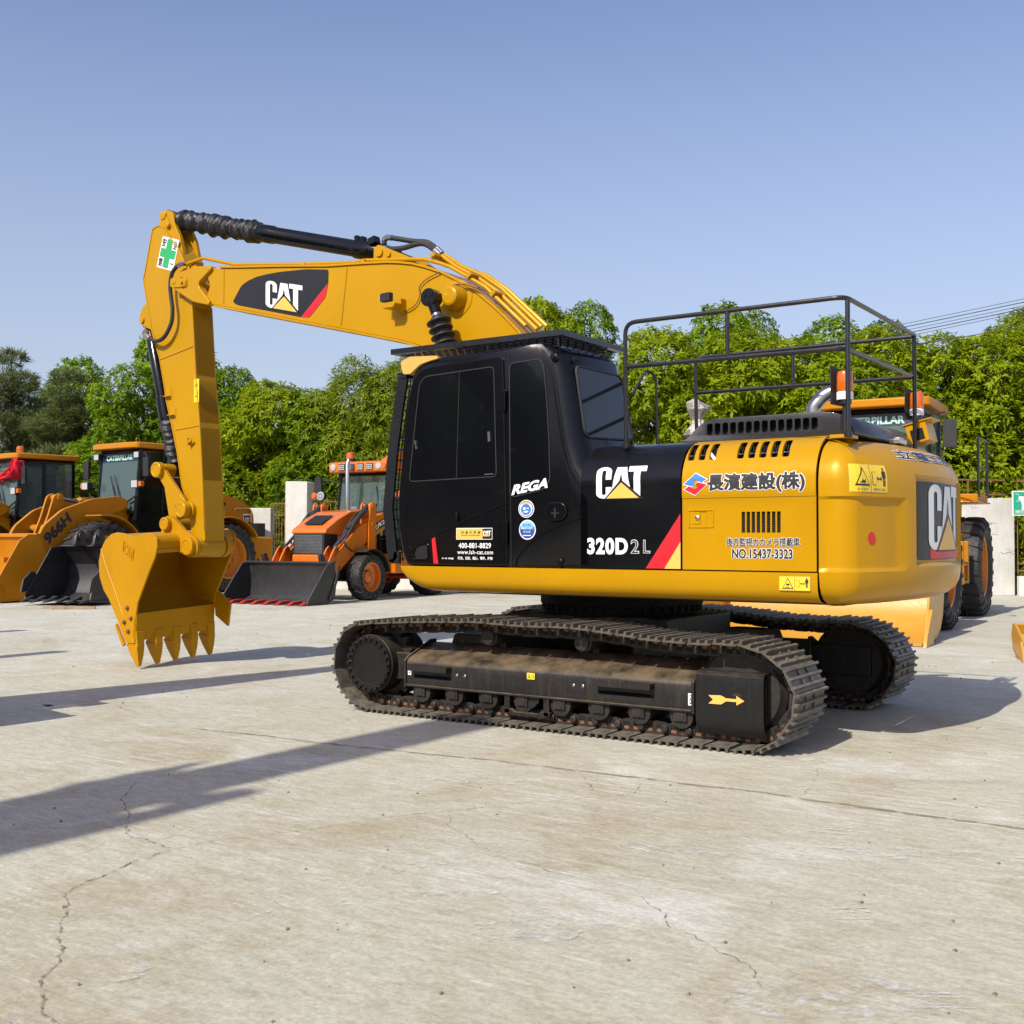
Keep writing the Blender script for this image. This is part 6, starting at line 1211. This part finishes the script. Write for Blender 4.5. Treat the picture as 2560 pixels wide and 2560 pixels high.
# ------------------------------------------------------------------ orange backhoe loader (x forward, origin under the front axle)
JW = (rim_mesh(.50, .36, 'orange_paint'), tyre_mesh(.50, .36, 16, .035)); JR = (rim_mesh(.68, .42, 'orange_paint'), tyre_mesh(.68, .42, 18, .04))
def backhoe(loc, rz, sc):
    t = thing('backhoe_loader', 'orange backhoe loader with black front bucket and roof light bar', 'backhoe loader', loc, rz, None, sc)
    for x, y, z, w_ in ((0, .88, .50, JW), (0, -.88, .50, JW), (-2.65, .70, .68, JR), (-2.65, -.70, .68, JR)): wheel(t, x, y, z, w_, .1 * y)
    m = MB(); m.box(-3.1, .7, -.3, .3, .55, .95).cyl((0, -.8, .5), (0, .8, .5), .11).box(-.3, .3, -.4, .4, .42, .62); m.build('chassis', 'under_black', t, bevel=.02)
    MB().box(.40, .88, -.42, .42, .62, .98).build('front_block', 'orange_paint', t, bevel=.03); MB().box(-1.9, -.9, .5, .98, .55, .98).build('side_box', 'orange_paint', t, bevel=.03)
    H = MB().prism(soften([(.86, 1.42), (.84, 1.50), (.45, 1.72), (.0, 1.90), (-.95, 1.98), (-.95, 1.05), (.4, 1.05), (.4, 1.40)], .05, 4), -.46, .46).build('bonnet', 'orange_paint', t, bevel=.05, seg=3)
    m = MB(); m.prism([(.70, 1.615), (.32, 1.80), (.32, 1.79), (.70, 1.605)], -.24, .24); m.v = [(x + .004, y, z + .014) for x, y, z in m.v]; m.build('bonnet_mesh', 'black_matt', H)
    m = MB(); m.box(.40, .84, -.42, .42, .98, 1.43); G_ = m.build('grille', 'black_matt', t, bevel=.015)
    m = MB(); [m.tube([(.845, -.36 + .025 * i, 1.0), (.845, -.36 + .025 * i, 1.40)], .005, 4) for i in range(30)]; [m.tube([(.845, -.37, 1.02 + .03 * i), (.845, .37, 1.02 + .03 * i)], .005, 4) for i in range(13)]; m.build('grille_mesh', 'steel', G_)
    # cab
    m = MB()
    P_ = {(-.95, 1.0): (-1.12, 2.78), (-2.55, 1.0): (-2.5, 2.78), (-1.75, 1.0): (-1.78, 2.78)}
    for y in (.74, -.74):
        for (x0, z0), (x1, z1) in P_.items(): m.tube([(x0, y, z0), (x1, y * .93, z1)], .04, 6)
    for x, z in ((-.98, 1.35), (-1.12, 2.76)): m.tube([(x, -.74, z), (x, .74, z)], .04, 6)
    m.box(-2.55, -.95, -.72, .72, .95, 1.25); m.box(-2.1, -1.65, -.26, .26, 1.25, 1.75); m.box(-2.15, -2.02, -.25, .25, 1.7, 2.35); m.prism(soften([(-1.0, 1.25), (-1.0, 1.85), (-1.15, 1.9), (-1.25, 1.25)], .05, 3), -.35, .35)
    C_ = m.build('cab', 'black_gloss', t, bevel=.006)
    m = MB(); m.add([(-.975, -.71, 1.3), (-.975, .71, 1.3), (-1.115, .66, 2.74), (-1.115, -.66, 2.74)], [(0, 1, 2, 3)]); m.build('windscreen', 'tint_glass', C_, smooth=0)
    for s in (1, -1): m = MB(); m.add([(-1.0, s * .735, 1.3), (-1.72, s * .735, 1.3), (-1.76, s * .69, 2.74), (-1.12, s * .69, 2.74)], [(0, 1, 2, 3)]); m.add([(-1.8, s * .735, 1.3), (-2.5, s * .735, 1.3), (-2.46, s * .69, 2.74), (-1.82, s * .69, 2.74)], [(0, 1, 2, 3)]); m.build('side_window', 'tint_glass', C_, smooth=0)
    m = MB(); m.tube([(-.96, .1, 1.32), (-1.03, .38, 2.1)], .012, 5); m.tube([(-.955, .02, 1.32), (-.98, .25, 1.7)], .01, 5); m.obox((-1.06, .40, 2.2), (.012, .02, .6), Matrix.Rotation(.2, 3, 'X')); m.build('wiper', 'rubber', C_)
    R_f = MB().prism(soften([(-.80, 2.80), (-.80, 3.02), (-1.0, 3.06), (-2.45, 3.06), (-2.6, 3.0), (-2.6, 2.80)], .04, 3), -.80, .80).build('cab_roof', 'orange_paint', t, bevel=.03, seg=3)
    MB().prism(soften([(-.78, 3.0), (-1.3, 3.28), (-1.9, 3.28), (-2.2, 3.04)], .05, 3), .62, .80).build('roof_pod', 'orange_paint', R_f, bevel=.03)
    for i in range(4):
        m = MB(); y = -.42 + i * .26; m.box(-.80, -.785, y - .09, y + .09, 2.84, 2.99); L_ = m.build('light_panel', 'rubber', R_f)
        m = MB(); [m.box(-.786, -.776, y - .075 + a * .04, y - .045 + a * .04, 2.855 + b * .042, 2.885 + b * .042) for a in range(4) for b in range(3)]; m.build('led_cluster', 'clear_lens', L_)
    for y in (-.66, .60): MB().lathe([(0, .07), (.02, .075), (.03, .05)], (-.80, y, 2.92), (1, 0, 0), 16).build('roof_lamp', 'clear_lens', R_f)
    MB().lathe([(0, .07), (.02, .07)], (-.80, .73, 2.92), (1, 0, 0), 16).build('turn_lamp', 'amber_lens', R_f)
    m = MB(); m.lathe([(0, .13), (.07, .13), (.075, .1)], (-1.05, -.38, 3.05), (0, 0, 1), 18); o = m.build('beacon_base', 'rubber', R_f); MB().lathe([(0, .1), (.13, .085), (.15, .04)], (-1.05, -.38, 3.12), (0, 0, 1), 18).build('beacon', 'amber_lens', o)
    m = MB(); ex_ = [(-.62, -.12, 1.9), (-.62, -.12, 2.98), (-.66, -.12, 3.06)]; m.tube(ex_, .05, 14, cap=False); m.cyl((-.62, -.12, 2.9), (-.655, -.12, 3.05), .04, n=12, mi=1); m.build('exhaust_pipe', ['steel', 'dark_void'], t, smooth=60)
    for s in (1, -1):
        m = MB(); m.tube([(-.85, s * .55, 1.9), (-.80, s * .98, 1.95), (-.78, s * 1.0, 2.18)], .022, 6); o = m.build('lamp_stalk', 'rubber', t)
        m = MB(); m.lathe([(0, .1), (.07, .12), (.1, .12)], (-.86, s * 1.0, 2.28), (1, 0, 0), 24); q_ = m.build('headlight', 'rubber', o); m = MB(); m.lathe([(0, .10), (.012, .095)], (-.76, s * 1.0, 2.28), (1, 0, 0), 20); m.build('lens', 'clear_lens', q_)
        m = MB(); [m.cyl((-.748, s * 1.0 + .05 * math.cos(a * 1.05), 2.28 + .05 * math.sin(a * 1.05)), (-.742, s * 1.0 + .05 * math.cos(a * 1.05), 2.28 + .05 * math.sin(a * 1.05)), .022, n=8) for a in range(6)]; m.build('led_cluster', 'rod_steel', q_)
        m = MB(); m.lathe([(0, .075), (.09, .085), (.12, .05)], (-.86, s * 1.2, 2.28), (1, 0, 0), 16); m.build('turn_lamp', 'amber_lens', o)
    m = MB(); m.tube([(-1.1, -.74, 2.6), (-.95, -1.15, 2.66), (-.95, -1.25, 2.5)], .015, 6); m.prism(soften([(-1.32, 2.28), (-1.30, 2.72), (-1.12, 2.72), (-1.08, 2.4), (-1.16, 2.26)], .05, 3), -.97, -.90, 'x'); m.build('mirror', 'rubber', C_, bevel=.02)
    # loader arms
    for s in (1, -1):
        y = s * .66
        m = MB(); m.prism(soften([(-.42, .95), (-.46, 2.02), (-.36, 2.12), (-.24, 2.06), (-.20, .95)], .05, 3), *sorted((y + s * .09, y + s * .14))); m.prism(soften([(-.42, 1.2), (-.46, 2.02), (-.36, 2.12), (-.24, 2.06), (-.20, 1.2)], .05, 3), *sorted((y - s * .13, y - s * .09))); [m.cyl((-.33, y - s * .14, z), (-.33, y + s * .155, z), .05) for z in (2.02, 1.62, 1.22)]; m.build('loader_tower', 'orange_paint', t, bevel=.008)
        a = soften([(-1.05, 1.82), (-.85, 1.90), (.10, 1.55), (.75, 1.05), (1.25, .52), (1.32, .40), (1.22, .28), (.95, .42), (.60, .72), (.30, .92), (-.3, 1.28), (-1.05, 1.60)], .08, 4)
        A2 = MB().prism(a, *sorted((y - s * .07, y + s * .07))).build('loader_arm', 'orange_paint', t, bevel=.012)
        if s > 0:
            decal('maker_lettering', [(box2(-.03, .55, -.03, .19), 'ink', 0), (box2(0, .1, .05, .15), 'gold_vinyl', 1), (fit(text2d('JCB', .06), .12, .52, 0, .16), 'white_vinyl', 1)], lambda u, v, l: (-.42 - u * .93 - v * .33 + .0, y + .075 + l * 2, 1.46 + u * .36 + v * .9), A2)
        m = MB(); m.cyl((-.33, y, 2.02), (.35, y, 1.50), .065); m.cyl((.30, y, 1.54), (.85, y, 1.12), .032, mi=1); m.build('tilt_cylinder', ['rubber', 'rod_steel'], t)
        m = MB(); [m.tube(smooth_path([(-.3, y + k, 1.95), (.1, y + k + .03, 1.80), (.45, y + k, 1.40), (.55, y + k, 1.2), (.3, y + k, 1.05)], 5), .018, 6) for k in (.08, -.06)]; m.build('hydraulic_hose', 'rubber', t)
        for pts in ([(.78, 1.08), (.86, 1.17), (.95, 1.10), (1.26, .62), (1.18, .55)], [(.78, 1.08), (.86, 1.17), (.93, 1.1), (.92, .60), (.80, .60)]): MB().prism(soften(pts, .03, 3), *sorted((y + s * .08, y + s * .12))).build('bucket_link', 'orange_paint', t, bevel=.006); MB().prism(soften(pts, .03, 3), *sorted((y - s * .12, y - s * .08))).build('bucket_link', 'orange_paint', t, bevel=.006)
        m = MB(); m.tube([(-.2, y - s * .1, 1.55), (.3, y - s * .1, 1.25), (.7, y - s * .1, .95)], .05, 8); m.build('arm_guard', 'rubber', t)
        MB().ribbon(arc(0, .50, .60, 65, 170, 10), *sorted((s * .66, s * 1.08)), .02).build('fender', 'rubber', t, bevel=.004)
    bp = [(1.46, .84), (1.44, .80), (1.38, .52), (1.39, .30), (1.42, .12), (1.62, .05), (2.25, .02)]
    m = MB(); m.ribbon(bp, -1.16, 1.16, -.03); sp = bp + [(2.2, .12), (1.62, .80)]
    for s in (-1, 1): m.prism(sp, *sorted((s * 1.16, s * 1.12)))
    m.box(1.36, 1.50, -1.16, 1.16, .81, .85); m.ribbon([(1.32, .78), (1.42, .45), (1.62, .10)], 1.165, 1.19, -.07); m.prism([(1.16, .45), (1.36, .78), (1.42, 1.0), (1.32, 1.02), (1.18, .75)], .72, .80); m.prism([(1.16, .45), (1.36, .78), (1.42, 1.0), (1.32, 1.02), (1.18, .75)], -.80, -.72)
    Bk = m.build('bucket', 'bucket_black', t, smooth=30, bevel=.008)
    for i in range(8): y = -1.1 + i * 2.2 / 7; MB().add([(2.0, y - .04, .05), (2.0, y + .04, .05), (2.0, y - .04, .085), (2.0, y + .04, .085), (2.42, y - .03, .0), (2.42, y + .03, .0), (2.25, y - .04, .07), (2.25, y + .04, .07)], [(0, 1, 3, 2), (2, 3, 7, 6), (6, 7, 5, 4), (4, 5, 1, 0), (0, 2, 6, 4), (1, 5, 7, 3)]).build('bucket_tooth', 'red_paint', Bk)
    MB().prism(soften([(-2.1, .3), (-1.5, .3), (-1.45, .92), (-2.05, .9)], .06, 3), .42, .48, 'z').build('stabiliser_foot', 'red_paint', t, bevel=.01)
    # rear end
    m = MB(); m.box(-3.2, -2.6, -.9, .9, .6, 1.1); m.prism(soften([(-3.1, 1.0), (-3.0, 2.2), (-3.25, 3.3), (-3.5, 3.2), (-3.3, 2.0), (-3.4, 1.0)], .08, 3), -.15, .15); m.build('rear_boom', 'orange_paint', t, bevel=.02)
    m = MB(); m.prism(soften([(-.95, .6), (-.95, 1.0), (-1.3, 1.05), (-1.35, .6)], .05, 3), .4, .95); m.build('side_tank', 'orange_paint', t, bevel=.02)
    return t
JB = backhoe(gnd(-4.25, 27.2), heading(-.50, -.866), 1.10)
# ------------------------------------------------------------------ loose black bucket on the ground, planks under it
def loose_bucket(loc, rz):
    t = thing('loose_bucket', 'detached black bucket with teeth lying on its back edge by the 966H arm', 'bucket', loc, rz)
    bp = [(-.55, 1.42), (-.70, 1.30), (-.92, .95), (-.92, .55), (-.72, .20), (-.35, .06), (.85, .10)]
    m = MB(); m.ribbon(bp, -.95, .95, -.035); sp = bp + [(.80, .26), (-.18, 1.40)]
    for s in (-1, 1): m.prism(sp, *sorted((s * .95, s * .91)))
    o = m.build('shell', 'bucket_black', t, smooth=30, bevel=.01)
    for y in (-.28, .28):
        m = MB(); m.prism(soften([(-.9, 1.05), (-.75, 1.25), (-.5, 1.38), (-.2, 1.40), (-.28, 1.72), (-.45, 1.86), (-.62, 1.80), (-.68, 1.62)], .1, 4), y - .035, y + .035); m.cyl((-.46, y - .07, 1.68), (-.46, y + .07, 1.68), .12, n=22); m.build('bucket_ear', 'bucket_black', o, bevel=.01)
    for i in range(6): y = -.86 + i * 1.72 / 5; MB().add([(.65, y - .07, .08), (.65, y + .07, .08), (.65, y - .07, .19), (.65, y + .07, .19), (1.2, y - .02, .03), (1.2, y + .02, .03)], [(0, 1, 3, 2), (0, 4, 5, 1), (2, 3, 5, 4), (0, 2, 4), (1, 5, 3)]).build('bucket_tooth', 'bucket_black', o, bevel=.008)
    for s in (-1, 1): MB().prism([(.25, .72), (.62, .30), (.95, .28), (.85, .6), (.55, .8)], *sorted((s * .95, s * .99))).build('side_cutter', 'bucket_black', o, bevel=.006)
    return t
lb_ = loose_bucket(gnd(-9.62, 25.3, .04), heading(-.25, -.97)); lb_.scale = (.87, .87, .87)
for i, (r, d, a, lb) in enumerate(((-9.25, 23.6, .1, 'weathered plank lying in front of the loose black bucket'), (-9.0, 23.45, .25, 'second plank beside the first under the black bucket'))):
    m = MB(); m.box(-.42, .42, -.07, .07, 0, .05); o = tag(m.build('plank', 'wood', bevel=.004), lb, 'plank', 'planks under the loose bucket'); o.location = gnd(r, d); o.rotation_euler = (0, 0, heading(1, a))
# corner of another yellow bucket at the right edge
t = thing('yellow_bucket', 'corner of a yellow machine bucket cut off by the right edge', 'bucket', gnd(6.02, 13.45), heading(-.2, -.98))
m = MB(); m.ribbon([(-.55, .42), (-.62, .28), (-.55, .1), (-.35, .02), (.05, .0)], 0, 1.9, .03); m.prism([(-.55, .42), (-.62, .28), (-.55, .1), (-.35, 0), (.08, 0), (.05, .2), (-.4, .40)], -.0, .03); m.build('shell', 'dozer_yellow', t, bevel=.006)
m = MB(); m.prism([(-.02, -.0), (.12, .0), (.09, .1), (-.02, .24)], -.03, -.001); m.build('corner_bit', 'dozer_yellow', t, bevel=.004)
# ------------------------------------------------------------------ unseen excavator copies, added to throw the slanted shadows at left
SKIP = ('sticker', 'lettering', 'logo', 'track_shoe', 'stripe', 'panel_gap', 'seal', 'bolt', 'decal', 'red_dot', 'mark', 'scuff', 'weld', 'wiring', 'swage', 'crease', 'catch', 'latch', 'louvre')
KID = {}
for o_ in bpy.data.objects:
    if o_.parent: KID.setdefault(o_.parent.name, []).append(o_)
def dup_tree(src, parent):
    c = src.copy(); COL.objects.link(c); c.parent = parent
    if c.type == 'MESH' and c.material_slots and 'yellow' in c.material_slots[0].material.name: c.material_slots[0].link = 'OBJECT'; c.material_slots[0].material = MATS['hood_grey']  # yellow swapped for grey so the copies reflect no brown in the cab
    for ch in KID.get(src.name, []):
        if not any(k in ch.name for k in SKIP): dup_tree(ch, c)
    return c
for i, (x, y, a, k_) in enumerate(((.80, 25.2, -90, 1.95), (5.6, 10.75, -104, 1), (8.6, 12.0, -92, 1), (11.9, 10.3, -90, 1))):  # first copy enlarged to widen the shadow band it throws
    c = dup_tree(EX, None); c.location = (x, y, 0); c.rotation_euler = (0, 0, rad(a)); c.scale = (k_,) * 3
    tag(c, 'dark excavator copy added outside the left edge, seen only by its shadow', 'excavator', 'excavator copies added outside the frame')

# trees behind the photographer: they stand in the black paint as dark reflections
for i in range(7, 15):
    k = ('mid_one', 'mid_two', 'lush_one')[i % 3]; me, tr = TPL[k]
    t = thing('broadleaf_tree', 'broadleaf tree behind the photographer, seen only as a reflection', 'tree', (-24 + i * 4.1, 31 + 3 * math.sin(i * 2.3), 0), i * 1.3, 'trees behind the photographer', (1.05, 1.05, 1.0 + .12 * math.sin(i * 1.7)))
    link('crown', me, t); link('trunk', tr, t)
